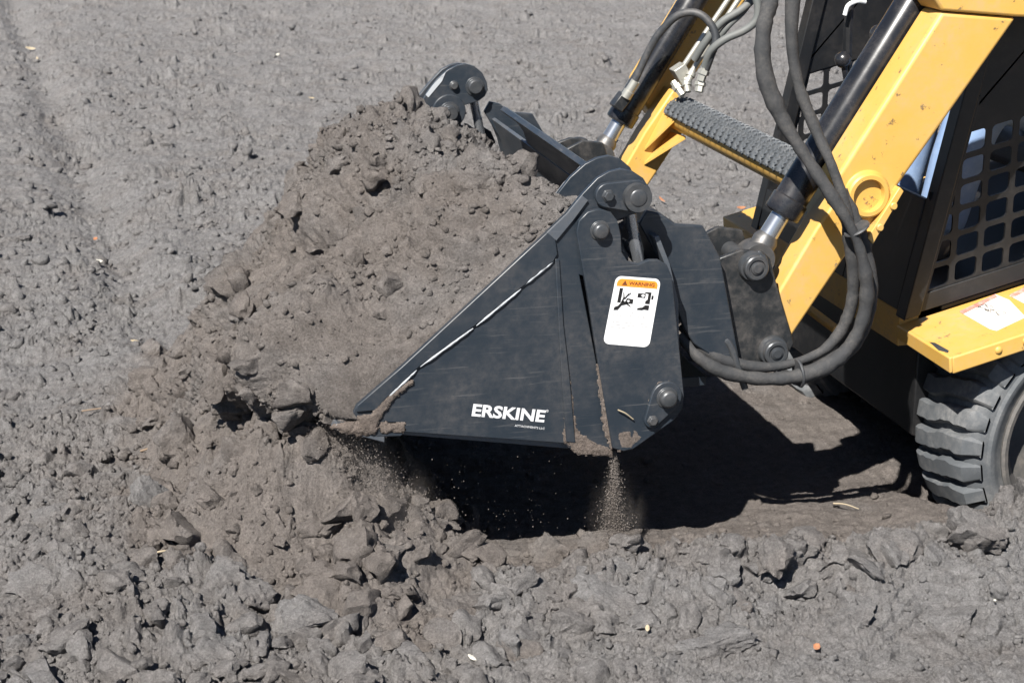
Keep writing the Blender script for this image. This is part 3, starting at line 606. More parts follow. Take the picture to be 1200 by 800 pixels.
    V = np.stack([Q[..., 0], Y+0.006*fbm(u, v, 12, 2, 241).reshape(Y.shape)*np.clip((Y-0.014)*10, 0, 1), Q[..., 1]], -1).reshape(-1, 3)
    i = (np.arange(ny_-1)[:, None]*nt_+np.arange(nt_-1)[None, :]).ravel(); F = np.stack([i, i+1, i+nt_+1, i+nt_], 1)
    fresh = np.clip(0.85-0.45*rgh*sstep(0.55, 0.85, TT.ravel())+0.15*slide, 0, 1)
    o = np_mesh('soil_heap', V, F, 'soil', {'fresh': fresh}); tag(o, 'mound of loose brown grey soil heaped in the bucket and sliding over its front lip', 'soil')
    rs = np.random.RandomState(9); g = rgh.reshape(ny_, nt_); pts = []
    while len(pts) < 9500:
        a_, b_ = rs.randint(12, ny_-8), rs.randint(40, nt_-30)
        if rs.uniform() < g[a_, b_]**2*0.85+0.14: pts.append(a_*nt_+b_)
    pts = np.array(pts); r = 0.0028+0.013*rs.uniform(size=len(pts))**4.5
    tag(scatter('heap_crumbs', V[pts]+np.array([0, 0, 0.002]), r, 1, 10, fresh[pts]), 'small crumbs of brown soil lying on the heap in the bucket', 'soil', kind='stuff')
    r = 0.013+0.036*rs.uniform(size=210)**2.4; k = pts[rs.permutation(len(pts))[:210]]
    tag(scatter('heap_lumps', V[k], r, 3, 12, fresh[k]), 'rounded lumps of brown soil resting on the heap in the bucket', 'soil', kind='stuff')
build_load()

# ---------------------------------------------------------------- the loader
loader = tag(empty('skid_steer_loader'), 'yellow skid steer loader with black cab carrying the filled bucket', 'loader')
def pv(px, py, Y): return Vector(P(px, py, Y))
def mir(v, y): return Vector((v.x, y(v.y), v.z))
def bolt_at(c, y, y0, r, h, par, nm='bolt', mt='bolt_steel', n=6, collar=1.3):
    d = -1 if y(0) < 0.5 else 1
    MB().lathe((c[0], y(y0), c[1]), (0, d, 0), [(r*collar, 0), (r*collar, h*0.25), (r, h*0.3), (r, h*0.85), (r*0.88, h)], n, 0.2).build(nm, mt, par, 0.001)
TUBE = (0.790, 0.655)
def machine_side(y):
    near = y(0) < 0.5; d = -1 if near else 1
    # lift arm
    up = xz([(1104, 14), (980, 209), (984, 232), (1000, 262), (1018, 276), (1051, 221), (1192, 21)], 0.04)
    arm = MB().prism(up, y(0.04), y(0.13)).build('lift_arm', 'yellow', loader, 0.009, seg=4)
    high = xz([(1104, 13), (1082, -22), (1098, -90), (1500, -150), (1560, 10), (1330, 24), (1192, 20)], 0.035)
    MB().prism(high, y(0.035), y(0.135)).build('arm_bend', 'yellow', arm, 0.006, seg=3)
    low = xz([(1002, 205), (958, 268), (914, 342), (892, 392), (893, 420), (912, 428), (926, 399), (990, 304), (1034, 240)], 0.12)
    lw = MB().prism(low, y(0.1305 if False else 0.125), y(0.205)).build('arm_knee', 'yellow', arm, 0.006, seg=3)
    c = xz([(1015, 228)], 0.04)[0]
    MB().lathe((c[0], y(0.041), c[1]), (0, d, 0), [(0.052, 0.0), (0.052, 0.004), (0.049, 0.007), (0.047, 0.014), (0.043, 0.017), (0.035, 0.017), (0.033, 0.013), (0.033, 0.002), (0.0, 0.0015)], 40, cap=False).build('pivot_boss', 'yellow', arm)
    fl = xz([(1016, 279), (1054, 219), (1059, 224), (1023, 286)], 0.02)
    MB().prism(fl, y(0.018), y(0.10)).build('arm_bracket', 'yellow', arm, 0.002)
    for q in ((1046, 241), (1030, 266)):
        c2 = xz([q], 0.02)[0]; MB().lathe((c2[0], y(0.018), c2[1]), (0, d, 0), [(0.008, 0), (0.008, 0.005), (0.006, 0.007)], 12).build('bracket_bolt', 'yellow', arm)
    # gussets at the cross tube
    for dz in (0.052, -0.046):
        g = [(TUBE[0]-0.095, y(0.206), TUBE[1]+dz*0.4-0.11), (TUBE[0]-0.02, y(0.206), TUBE[1]+dz), (TUBE[0]-0.02, y(0.33), TUBE[1]+dz*0.8)]
        MB().add(g+[(a, b, c_-0.008) for a, b, c_ in g], [(0, 1, 2), (5, 4, 3), (0, 3, 4, 1), (1, 4, 5, 2), (2, 5, 3, 0)]).build('gusset', 'yellow', arm, 0.001)
    # tilt cylinder
    a, b = mir(pv(884, 302, 0.17), y), mir(pv(1074, -4, 0.17), y); ax = (b-a).normalized(); L = (b-a).length
    cyl = MB().lathe(a, ax, [(0.030, 0.105), (0.039, 0.108), (0.0405, 0.112), (0.0405, 0.145), (0.037, 0.148), (0.037, 0.34), (0.037, L-0.02), (0.034, L-0.004), (0.024, L)], 40).build('tilt_cylinder', 'gloss_black', loader)
    MB().lathe(a, ax, [(0.021, 0.0), (0.021, 0.115)], 28).build('cylinder_rod', 'chrome', cyl)
    MB().lathe(a, ax, [(0.027, 0.02), (0.028, 0.045), (0.0215, 0.058)], 24).build('rod_collar', 'worn_steel', cyl)
    MB().lathe(a-Vector((0, 0.028*d, 0))*-1, (0, -d, 0), [(0.036, 0.0), (0.038, 0.004), (0.038, 0.052), (0.036, 0.056)], 28).build('rod_eye', 'worn_steel', cyl)
    MB().lathe(b+ax*0.02-Vector((0, 0.03*d, 0))*-1, (0, -d, 0), [(0.036, 0.0), (0.036, 0.06)], 28).build('barrel_eye', 'worn_steel', cyl)
    # quick coupler end
    cp = xz([(842, 303), (868, 293), (893, 294), (903, 303), (911, 335), (931, 402), (916, 428), (868, 433)], 0.09)
    pl = MB().prism(cp, y(0.09), y(0.104)).build('coupler_plate', 'coupler_black', loader, 0.003)
    cpi = xz([(830, 303), (868, 283), (898, 287), (911, 335), (931, 402), (916, 428), (858, 433)], 0.09)
    MB().prism(cpi, y(0.225), y(0.239)).build('coupler_plate', 'coupler_black', loader, 0.003)
    for q in ((882, 311), (905, 410)):
        c2 = xz([q], 0.09)[0]
        pin = MB().lathe((c2[0], y(0.09), c2[1]), (0, d, 0), [(0.033, 0), (0.034, 0.004), (0.031, 0.012), (0.027, 0.013), (0.0265, 0.026), (0.024, 0.028), (0.0185, 0.028), (0.0175, 0.0245), (0.0135, 0.0245), (0.013, 0.028), (0.0095, 0.029), (0.009, 0.031)], 32).build('coupler_pin', 'bolt_steel', pl)
        MB().lathe((c2[0], y(0.104), c2[1]), (0, -d, 0), [(0.020, 0), (0.020, 0.13)], 20).build('pin_shaft', 'bolt_steel', pl)
    # fender deck
    f0, sl_ = Vector((0.995, 0.05, 0.325)), math.tan(math.radians(13.7))
    def dk(x, yy, dz): return (f0.x+x, y(yy), f0.z+x*sl_+dz)
    a4 = [dk(0, 0.05, 0), dk(1.1, 0.05, 0), dk(1.1, 0.31, 0), dk(0, 0.31, 0)]
    deck = MB().hexa(a4, [(p[0], p[1], p[2]-0.010) for p in a4]).build('fender_deck', 'yellow', loader, 0.003)
    MB().hexa([dk(0.0, 0.0495, 0.0005), dk(1.1, 0.0495, 0.0005), dk(1.1, 0.0575, 0.0005), dk(0, 0.0575, 0.0005)], [dk(0.006, 0.0495, -0.040), dk(1.1, 0.0495, -0.040), dk(1.1, 0.0575, -0.040), dk(0.006, 0.0575, -0.040)]).build('deck_lip', 'yellow', deck, 0.004, seg=3)
    MB().hexa([dk(-0.006, 0.05, 0.001), dk(-0.006, 0.31, 0.001), dk(0.004, 0.31, 0.001), dk(0.004, 0.05, 0.001)], [dk(-0.002, 0.05, -0.036), dk(-0.002, 0.31, -0.034), dk(0.006, 0.31, -0.034), dk(0.006, 0.05, -0.036)]).build('deck_lip', 'yellow', deck, 0.003, seg=3)
    for x in (0.11, 0.175, 0.40, 0.60):
        p = dk(x, 0.0495, -0.018); MB().lathe(p, (0, d, 0), [(0.0085, -0.001), (0.0085, 0.002), (0.006, 0.0045), (0.002, 0.0055)], 16).build('deck_rivet', 'yellow', deck)
    # cab side: solid plate above, punched screen below, both leaning with the front post
    FX = lambda z: 0.995+(z-0.36)*0.213          # front edge of the cab against height
    post = [(FX(0.345)-0.004, 0.345), (FX(0.345)+0.036, 0.355), (FX(1.62)+0.036, 1.62), (FX(1.62)-0.004, 1.62)]
    MB().prism(post, y(0.272), y(0.318)).build('cab_post', 'cab_black', loader, 0.003)
    z0 = lambda x: 0.3505+(x-0.995)*sl_
    pitch, pz = 0.0670, 0.0590; rows, cols = 6, 12; scr = MB(); th = (0.296, 0.302)
    x00 = 1.045
    def cell(xa, k, r):
        # the punched plate follows the deck's slope: columns upright, rows parallel to the deck
        def W(u, v): return (xa+u, z0(xa+u)+0.036+k*pz+v*pz/pitch)
        h = pitch/2; o = []; inn = []
        q = 4
        for (sx, sz, a0) in ((1, 1, 0), (-1, 1, 90), (-1, -1, 180), (1, -1, 270)):
            for i in range(q+1):
                t = math.radians(a0+90*i/q); rr_ = 0.011; hw = r
                inn.append(W(h+sx*(hw-rr_)+rr_*math.cos(t), h+sz*(hw-rr_)+rr_*math.sin(t)))
                ux, uz = math.cos(t), math.sin(t); m_ = max(abs(ux), abs(uz)); o.append(W(h+h*ux/m_, h+h*uz/m_))
        n = len(inn); vs = []
        for yy in th: vs += [(p[0], y(yy), p[1]) for p in o]+[(p[0], y(yy), p[1]) for p in inn]
        fs = []
        for i in range(n):
            j = (i+1) % n
            fs += [(i, j, n+j, n+i), (2*n+i, 3*n+i, 3*n+j, 2*n+j), (n+i, n+j, 3*n+j, 3*n+i)]
        scr.add(vs, fs)
    for k in range(rows):
        for c_ in range(cols):
            xa = x00+c_*pitch; zc = z0(xa)+0.036+(k+0.5)*pz
            xf = FX(zc)+0.050
            if xa < xf-0.055: continue
            cell(xa, k, 0.0265)
    x1 = x00+cols*pitch
    scr_o = scr.build('side_screen', 'cab_black', loader, smooth=0)
    MB().prism([(1.0, z0(1.0)-0.004), (x1, z0(x1)-0.004), (x1, z0(x1)+0.037), (1.0, z0(1.0)+0.037)], y(0.292), y(0.304)).build('screen_sill', 'cab_black', scr_o, 0.001)
    zt = lambda x: z0(x)+0.036+rows*pz-0.001
    MB().prism([(FX(0.75), zt(1.08)-0.01), (1.08, zt(1.08)), (x1, zt(x1)), (x1, 1.62), (FX(1.62), 1.62)], y(0.294), y(0.306)).build('cab_side_panel', 'cab_black', loader, 0.001)
    MB().prism([(FX(0.40)-0.002, z0(1.0)+0.030), (1.050, z0(1.05)+0.03), (FX(0.62)+0.050, 0.62), (FX(0.85)+0.05, 0.85), (FX(0.85), 0.85)], y(0.290), y(0.300)).build('screen_front_strip', 'cab_black', scr_o, 0.001)
    return arm, deck
near_arm, near_deck = machine_side(lambda v: v)
far_arm, far_deck = machine_side(my)

# cross tube with grip tread
ct = MB().lathe((TUBE[0], 0.206, TUBE[1]), (0, 1, 0), [(0.040, 0), (0.040, 1.088)], 32).build('cross_tube', 'yellow', loader)
pad = MB(); n = 18; ys = (0.34, 1.275)
for rr_ in (0.0445, 0.050): pass
ang = [math.radians(12+178*i/n) for i in range(n+1)]
ring = [(TUBE[0]-0.050*math.cos(a), TUBE[1]+0.050*math.sin(a)) for a in ang]+[(TUBE[0]-0.0425*math.cos(a), TUBE[1]+0.0425*math.sin(a)) for a in reversed(ang)]
gp = pad.prism(ring, *ys).build('grip_pad', 'tread_metal', ct, smooth=30)
tb = MB(); row = 0
for i in range(46):
    yy = ys[0]+0.012+i*0.0202
    for k in range(13):
        a = math.radians(16+13.5*k+(6.5 if i % 2 else 0)+random.uniform(-2, 2)); sgn = 1 if i % 2 else -1
        c = Vector((TUBE[0]-0.0515*math.cos(a), yy, TUBE[1]+0.0515*math.sin(a))); nrm = Vector((-math.cos(a), 0, math.sin(a))); tg = Vector((math.sin(a), 0, math.cos(a)))
        dr = (tg*0.75+Vector((0, sgn*0.66, 0))).normalized(); sd = nrm.cross(dr)
        tb.hexa([c+dr*0.0095-nrm*0.003, c+sd*0.0032-nrm*0.003, c-dr*0.0095-nrm*0.003, c-sd*0.0032-nrm*0.003], [c+dr*0.008+nrm*0.003, c+sd*0.002+nrm*0.003, c-dr*0.008+nrm*0.003, c-sd*0.002+nrm*0.003])
o = tb.build('grip_tread', 'tread_metal', ct, smooth=0); o['kind'] = 'stuff'

# coupler body between the two ends
MB().prism(xz([(843, 305), (852, 302), (880, 425), (868, 432)], 0.09), 0.24, 1.26).build('coupler_beam', 'coupler_black', loader, 0.003)
MB().lathe((0.60, 0.24, 0.40), (0, 1, 0), [(0.03, 0), (0.03, 1.02)], 20).build('coupler_tube', 'coupler_black', loader)
hk = [pv(845, 397, 0.07), pv(851, 399, 0.06), pv(857, 408, 0.055), pv(863, 425, 0.05), pv(868, 440, 0.05), pv(873, 455, 0.05)]
MB().tube(hk, 0.0075, 10, 5).build('latch_handle', 'bolt_steel', loader)
MB().tube([pv(948, 362, 0.45), pv(980, 386, 0.35)], 0.011, 10, 0).build('lock_bar', 'yellow_dirty', loader)

# chassis
z0c = 0.325
MB().box((1.02, 0.75, 0.315), (0.05, 0.879, 0.085)).build('front_beam', 'yellow_dirty', loader, 0.004)
MB().prism([(1.06, 0.27), (1.06, 0.04), (1.18, -0.02), (2.4, -0.02), (2.4, 0.60), (1.55, 0.46)], 0.335, 1.165).build('chassis', 'cab_black', loader, 0.004)
MB().prism([(1.10, 0.362), (1.75, 0.362+0.65*0.244), (1.75, 0.352+0.65*0.244), (1.10, 0.352)], 0.31, 1.19).build('cab_floor', 'cab_black', loader, 0.001)
MB().prism([(1.10, 0.366), (1.75, 0.366+0.65*0.244), (1.75, 0.3625+0.65*0.244), (1.10, 0.3625)], 0.325, 0.40).build('floor_ledge', 'yellow', loader, 0.001)
MB().prism([(0.992, 0.358), (1.004, 0.358), (1.055, 0.615), (1.043, 0.615)], 0.319, 0.62).build('kick_panel', 'cab_black', loader, 0.002)
MB().prism([(0.992, 0.358), (1.004, 0.358), (1.025, 0.46), (1.013, 0.46)], 0.622, 1.181).build('kick_panel', 'cab_black', loader, 0.002)
MB().box((1.62, 0.75, 1.63), (0.80, 0.95, 0.04)).build('cab_roof', 'cab_black', loader, 0.01)
MB().box((1.98, 0.75, 1.05), (0.03, 0.90, 1.14)).build('cab_rear', 'cab_black', loader, 0.003)
seat = MB().box((1.68, 0.75, 0.64), (0.46, 0.50, 0.10)).build('seat', 'seat_vinyl', loader, 0.03, seg=4)
MB().box((1.88, 0.75, 0.92), (0.10, 0.48, 0.52)).build('seat_back', 'seat_vinyl', seat, 0.03, seg=4)
# control levers
for sgn, kp in ((1, pv(988, 70, 0.92)), (-1, pv(1030, 40, 0.50))):
    base = Vector((kp.x+0.05, kp.y, 0.42))
    lv = MB().tube([base, base+Vector((0, 0, 0.2)), kp], 0.008, 10, 5).build('control_lever', 'gloss_black', loader)
    MB().lathe(kp-Vector((0, 0, 0.022)), (0, 0, 1), [(0.022*math.sin(t), 0.022-0.022*math.cos(t)) for t in np.linspace(0.25, 3.0, 14)], 24).build('lever_knob', 'gloss_black', lv)
c = pv(1003, 14, 0.9)
MB().tube([c+Vector((-0.030, 0, -0.008)), c+Vector((-0.022, 0, 0.016)), c+Vector((0, -0.004, 0.027)), c+Vector((0.024, 0, 0.024))], 0.0055, 10, 6).build('white_grip', 'white_plastic', loader)
MB().tube([c+Vector((-0.005, 0.03, 0.05)), c+Vector((0.0, 0.03, -0.15)), Vector((c.x+0.05, c.y+0.03, 0.45))], 0.012, 8, 4).build('lever_stalk', 'cab_black', loader)

# decals on the near deck
def deck_pt(px, py):
    v = cd*FPX+cr*(px-600)+cu*(400-py); sl_ = math.tan(math.radians(13.7))     # plane z = .325 + (x-.995)*slope
    t = (0.325+(CAM[0]-0.995)*sl_-CAM[2])/(v[2]-v[0]*sl_); return Vector(CAM+v*t)
def deck_patch(name, px, h, m):
    pts = [deck_pt(*q) for q in px]; up = Vector((-0.237, 0, 0.971)); n = len(pts)
    return MB().add([p+up*h for p in pts]+[p+up*(h-0.0006) for p in pts], [tuple(range(n)), tuple(range(2*n-1, n-1, -1))]+[(i, i+n, (i+1) % n+n, (i+1) % n) for i in range(n)]).build(name, m, near_deck, smooth=0)
d1 = deck_patch('deck_decal', [(1125, 366), (1166, 345), (1183, 352), (1202, 372), (1168, 388), (1160, 386)], 0.0012, 'paper'); d1['label'] = 'torn white safety decal'
deck_patch('decal_heading', [(1124.5, 365.5), (1166, 345.5), (1169, 348.5), (1129, 368.5)], 0.0020, 'decal_red')
deck_patch('deck_decal', [(1183, 347), (1240, 318), (1290, 345), (1212, 362)], 0.0012, 'paper')
deck_patch('decal_heading', [(1183, 346), (1240, 318.5), (1243, 321.5), (1187, 349.5)], 0.0020, 'decal_red')
rr = random.Random(11); sq = MB(); up = Vector((-0.237, 0, 0.971))
for k in range(9):
    x, yv = rr.uniform(1148, 1174), rr.uniform(358, 368)
    sq.tube([deck_pt(x+rr.uniform(-9, 9), yv+rr.uniform(-5, 5))+up*0.0018 for _ in range(4)], 0.0004, 4, 3)
sq.build('decal_scribble', 'decal_black', near_deck); 
deck_patch('paint_chip', [(1089, 401), (1096, 402), (1112, 411), (1111, 413.5), (1100, 411)], 0.0010, 'bolt_steel')

# wheels
def wheel(cy, d):
    cx, cz, R, w = 1.412, 0.070, 0.350, 0.268
    prof = [(0.235, 0.116), (0.252, 0.124), (0.262, 0.132), (0.270, 0.137), (0.277, 0.138), (0.283, 0.131), (0.293, 0.130), (0.311, 0.125), (0.324, 0.108), (0.328, 0.05), (0.329, 0)]
    tprof = [(r, -h) for r, h in prof]+[(r, h) for r, h in reversed(prof[:-1])]
    wh = empty('wheel'); wh.parent = loader
    ty = MB().lathe((cx, cy, cz), (0, 1, 0), tprof, 72, cap=False).build('tyre', 'rubber', wh, smooth=40)
    nl = 33; us = np.linspace(-1, 1, 15)
    for k in range(nl):
        mb = MB(); rings = []; a0 = 2*math.pi*k/nl+0.11
        for u in us:
            e = max(0, abs(u)-0.80)/0.20
            rt = R-0.008*u*u-0.040*e**1.6; rb = 0.320-0.02*e
            zig = 0.014*math.sin(u*math.pi*1.15)+0.07*u*(1 if cy < 0.75 else -1)
            wl = 0.066+0.006*math.sin(u*9+k)+0.004*math.sin(u*23+k); wr = 0.066+0.006*math.sin(u*8+k*1.7)+0.004*math.sin(u*21+k*3)
            if e > 0: wl *= 1-0.18*e; wr *= 1-0.18*e
            yy = cy+u*w/2*(1.0+0.01*e)
            for rad_, am in ((rb, -wl-0.012), (rt-0.006, -wl), (rt, -wl+0.014), (rt, wr-0.014), (rt-0.006, wr), (rb, wr+0.012)):
                a = a0+zig+am; rings.append((cx+rad_*math.cos(a), yy, cz+rad_*math.sin(a)))
        m = 6; fs = [tuple(range(m)), tuple(range((len(us)-1)*m, len(us)*m))]
        for i in range(len(us)-1):
            for j in range(m): fs.append((i*m+j, i*m+(j+1) % m, (i+1)*m+(j+1) % m, (i+1)*m+j))
        mb.add(rings, fs).build('tread_lug', 'rubber', wh, smooth=32)
    MB().lathe((cx, cy, cz), (0, d, 0), [(0.240, 0.112), (0.247, 0.132), (0.241, 0.137), (0.231, 0.133), (0.218, 0.105), (0.190, 0.06), (0.12, 0.045), (0.105, 0.06), (0.07, 0.062), (0.065, 0.09), (0.0, 0.092)], 48, cap=False).build('rim', 'rim_paint', wh)
    for k in range(8):
        a = k*math.pi/4; MB().lathe((cx+0.092*math.cos(a), cy+d*0.055, cz+0.092*math.sin(a)), (0, d, 0), [(0.011, 0), (0.011, 0.012), (0.009, 0.015)], 6).build('wheel_nut', 'bolt_steel', wh)
wheel(0.235, -1); wheel(1.265, 1)

# big sleeved hoses looping down to the bucket
def path(pts): return [pv(*p) for p in pts]
SA = [(908, -40, .10), (903, 0, .08), (894, 40, .06), (897, 90, .05), (917, 140, .04), (945, 185, .02), (975, 230, .0), (995, 262, -.01), (1010, 300, -.01), (1016, 345, 0), (1006, 388, .01), (982, 420, .02), (945, 438, .03), (900, 444, .035), (852, 437, .04), (820, 420, .05), (796, 392, .08)]
SB = [(932, -40, .12), (929, 0, .10), (928, 50, .09), (936, 100, .08), (955, 150, .06), (975, 195, .03), (990, 240, .02), (996, 280, .03), (1000, 320, .04), (997, 360, .05), (982, 393, .06), (955, 416, .06), (905, 430, .06), (858, 425, .06), (826, 410, .07), (800, 380, .09)]
MB().tube(path(SA), lambda t: 0.0165+0.002*math.sin(t*37)+0.003*math.sin(t*11), 16, 8, wob=0.05, seed=2, flat=0.85).build('hose_sleeve', 'sleeve', loader, smooth=60)
MB().tube(path(SB), lambda t: 0.0145+0.0025*math.sin(t*31)*0.6+0.002*math.sin(t*13+1), 16, 8, wob=0.035, seed=5, flat=0.85).build('hose_sleeve', 'sleeve', loader, smooth=60)
SC = [(985, 225, .035), (1003, 262, .03), (1013, 295, .03), (1020, 335, .035), (1014, 375, .04), (996, 408, .045), (962, 430, .05)]
MB().tube(path(SC), 0.016, 14, 8, wob=0.04, seed=8).build('hose_sleeve', 'sleeve', loader, smooth=60)
for q, rr_, nrm in (((1004, 268, .0), 0.027, (0.5, 0, -0.85)), ((936, 437, .04), 0.030, (1, 0, 0.12))):
    c = pv(*q); MB().lathe(c, nrm, [(rr_, -0.003), (rr_+0.002, 0), (rr_, 0.003)], 20).build('cable_tie', 'hose_black', loader)

# hydraulic lines on the far arm
YF = 1.22
MB().tube(path([(735, 108, 1.27), (743, 96, 1.26), (757, 66, 1.25), (772, 40, 1.23), (795, 18, 1.20), (818, 16, 1.17), (834, 30, 1.15), (839, 48, 1.14), (833, 66, 1.14), (827, 82, 1.15)]), 0.0105, 14, 8).build('hydraulic_hose', 'hose_black', loader)
MB().tube(path([(826, 78, 1.15), (833, 60, 1.13), (850, 46, 1.11), (872, 36, 1.10), (886, 24, 1.09), (888, 6, 1.09), (880, -12, 1.10), (865, -20, 1.12)]), 0.0105, 14, 8).build('hydraulic_hose', 'hose_grey', loader)
MB().tube(path([(814, 70, 1.20), (828, 48, 1.17), (846, 26, 1.15), (868, 12, 1.14), (884, -4, 1.14), (892, -30, 1.14)]), 0.0105, 14, 8).build('hydraulic_hose', 'hose_grey', loader)
MB().tube(path([(838, 50, 1.17), (854, 30, 1.15), (874, 10, 1.15), (890, -20, 1.15)]), 0.0085, 12, 8).build('hydraulic_hose', 'hose_grey', loader)
MB().tube(path([(802, 76, 1.24), (822, 46, 1.235), (845, 12, 1.23), (868, -22, 1.23)]), 0.0075, 12, 6).build('steel_line', 'zinc', loader)
MB().tube(path([(812, 82, 1.22), (832, 50, 1.22), (856, 14, 1.21), (880, -22, 1.21)]), 0.0075, 12, 6).build('steel_line', 'zinc', loader)
blk = pv(798, 86, 1.23); Rb = Matrix.Rotation(-0.55, 3, 'Y')
MB().box(blk, (0.036, 0.045, 0.045), Rb).build('manifold_block', 'zinc', loader, 0.002)
for a, b, r_ in (((789, 96, 1.22), (800, 112, 1.19), 0.012), ((804, 92, 1.2), (806, 108, 1.18), 0.011), ((822, 92, 1.16), (819, 108, 1.15), 0.013), ((827, 78, 1.15), (821, 95, 1.15), 0.0135), ((812, 82, 1.2), (806, 96, 1.19), 0.011)):
    p, q = pv(*a), pv(*b); ax = q-p; L = ax.length
    MB().lathe(p, ax, [(r_*0.8, 0), (r_*0.8, L*0.25), (r_*1.15, L*0.27), (r_*1.15, L*0.55), (r_*0.85, L*0.57), (r_*0.85, L)], 6 if r_ > 0.0115 else 14).build('hose_fitting', 'zinc', loader)
p, q = pv(745, 95, 1.255), pv(733, 114, 1.265); ax = q-p; L = ax.length
MB().lathe(p, ax, [(0.0125, 0), (0.0125, L*0.6), (0.015, L*0.62), (0.015, L)], 12).build('hose_fitting', 'zinc', loader)
MB().box(pv(727, 119, 1.28), (0.045, 0.04, 0.032), Matrix.Rotation(-0.9, 3, 'Y')).build('cylinder_port', 'coupler_black', loader, 0.003)

# ---------------------------------------------------------------- the operator
def skin(name, pts, edges, rad, m, parent, sub=2):
    me = bpy.data.meshes.new(name); me.from_pydata(pts, edges, []); o = bpy.data.objects.new(name, me); COL.objects.link(o); o.parent = parent
    md = o.modifiers.new('skin', 'SKIN'); md.use_smooth_shade = True
    for i, r in enumerate(rad): me.skin_vertices[0].data[i].radius = (r, r) if not isinstance(r, tuple) else r
    me.skin_vertices[0].data[0].use_root = True
    sb = o.modifiers.new('sub', 'SUBSURF'); sb.levels = sb.render_levels = sub; me.materials.append(M[m]); return o
def add_skin_layer(me):
    bm = bmesh.new(); bm.from_mesh(me); bm.verts.layers.skin.verify(); bm.to_mesh(me); bm.free()
def skin(name, pts, edges, rad, m, parent, sub=2):
    me = bpy.data.meshes.new(name); me.from_pydata(pts, edges, []); add_skin_layer(me)
    o = bpy.data.objects.new(name, me); COL.objects.link(o); o.parent = parent
    for i, r in enumerate(rad): me.skin_vertices[0].data[i].radius = (r, r)
    me.skin_vertices[0].data[0].use_root = True
    md = o.modifiers.new('skin', 'SKIN'); md.use_smooth_shade = True
    sb = o.modifiers.new('sub', 'SUBSURF'); sb.levels = sb.render_levels = sub; me.materials.append(M[m]); return o
man = tag(empty('person'), 'person in blue jeans and light blue shirt seated in the cab', 'person')
H = (1.70, 0.75, 0.78)
body = [H, (1.72, .75, .95), (1.73, .75, 1.12), (1.73, .75, 1.24), (1.72, .75, 1.32), (1.70, .75, 1.42), (1.69, .75, 1.50)]
ed = [(i, i+1) for i in range(6)]; rd = [.13, .13, .15, .13, .05, .085, .07]
for s_ in (-1, 1):
    k = len(body); body += [(1.72, .75+s_*.17, 1.23), (1.62, .75+s_*.23, 1.00), (1.50, .75+s_*.20, .93), (1.43, .75+s_*.19, .945)]
    ed += [(3, k), (k, k+1), (k+1, k+2), (k+2, k+3)]; rd += [.07, .05, .04, .028]
    k = len(body); body += [(1.60, .75+s_*.10, .74), (1.33, .75+s_*.14, .80), (1.27, .75+s_*.14, .58), (1.22, .75+s_*.13, .44)]
    ed += [(0, k), (k, k+1), (k+1, k+2), (k+2, k+3)]; rd += [.085, .065, .055, .04]
skin('body', body, ed, rd, 'skin', man)
jp = [H]; je = []; jr = [.145]
for s_ in (-1, 1):
    k = len(jp); jp += [(1.60, .75+s_*.10, .745), (1.45, .75+s_*.125, .785), (1.33, .75+s_*.14, .80), (1.28, .75+s_*.14, .66), (1.25, .75+s_*.135, .52), (1.235, .75+s_*.13, .45)]
    je += [(0, k)]+[(k+i, k+i+1) for i in range(5)]; jr += [.105, .092, .082, .074, .066, .068]
skin('jeans', jp, je, jr, 'denim', man)
sp = [(1.71, .75, .86), (1.72, .75, .98), (1.73, .75, 1.12), (1.73, .75, 1.25)]; se = [(0, 1), (1, 2), (2, 3)]; sr = [.15, .15, .168, .14]
for s_ in (-1, 1):
    k = len(sp); sp += [(1.72, .75+s_*.18, 1.23), (1.62, .75+s_*.235, 1.00), (1.54, .75+s_*.21, .945)]; se += [(3, k), (k, k+1), (k+1, k+2)]; sr += [.085, .066, .052]
skin('shirt', sp, se, sr, 'shirt_cloth', man)
skin('hair', [(1.71, .75, 1.47), (1.715, .75, 1.53)], [(0, 1)], [.092, .085], 'hair', man)
for s_ in (-1, 1):
    y_ = .75+s_*.13; skin('boot', [(1.245, y_, .47), (1.235, y_, .415), (1.17, y_, .405), (1.11, y_, .40)], [(0, 1), (1, 2), (2, 3)], [.055, .05, .042, .036], 'boot_leather', man)
    hx = 1.42; hy = .75+s_*.19
    for f in range(4):
        oy = (f-1.5)*0.019; skin('finger', [(hx+.0, hy+oy, .955), (hx-.045, hy+oy, .962), (hx-.062, hy+oy, .938), (hx-.05, hy+oy, .915)], [(0, 1), (1, 2), (2, 3)], [.0095, .009, .0085, .008], 'skin', man, 1)
    skin('thumb', [(hx+.01, hy-s_*.03, .945), (hx-.025, hy-s_*.045, .93), (hx-.045, hy-s_*.036, .915)], [(0, 1), (1, 2)], [.0105, .0095, .0085], 'skin', man, 1)

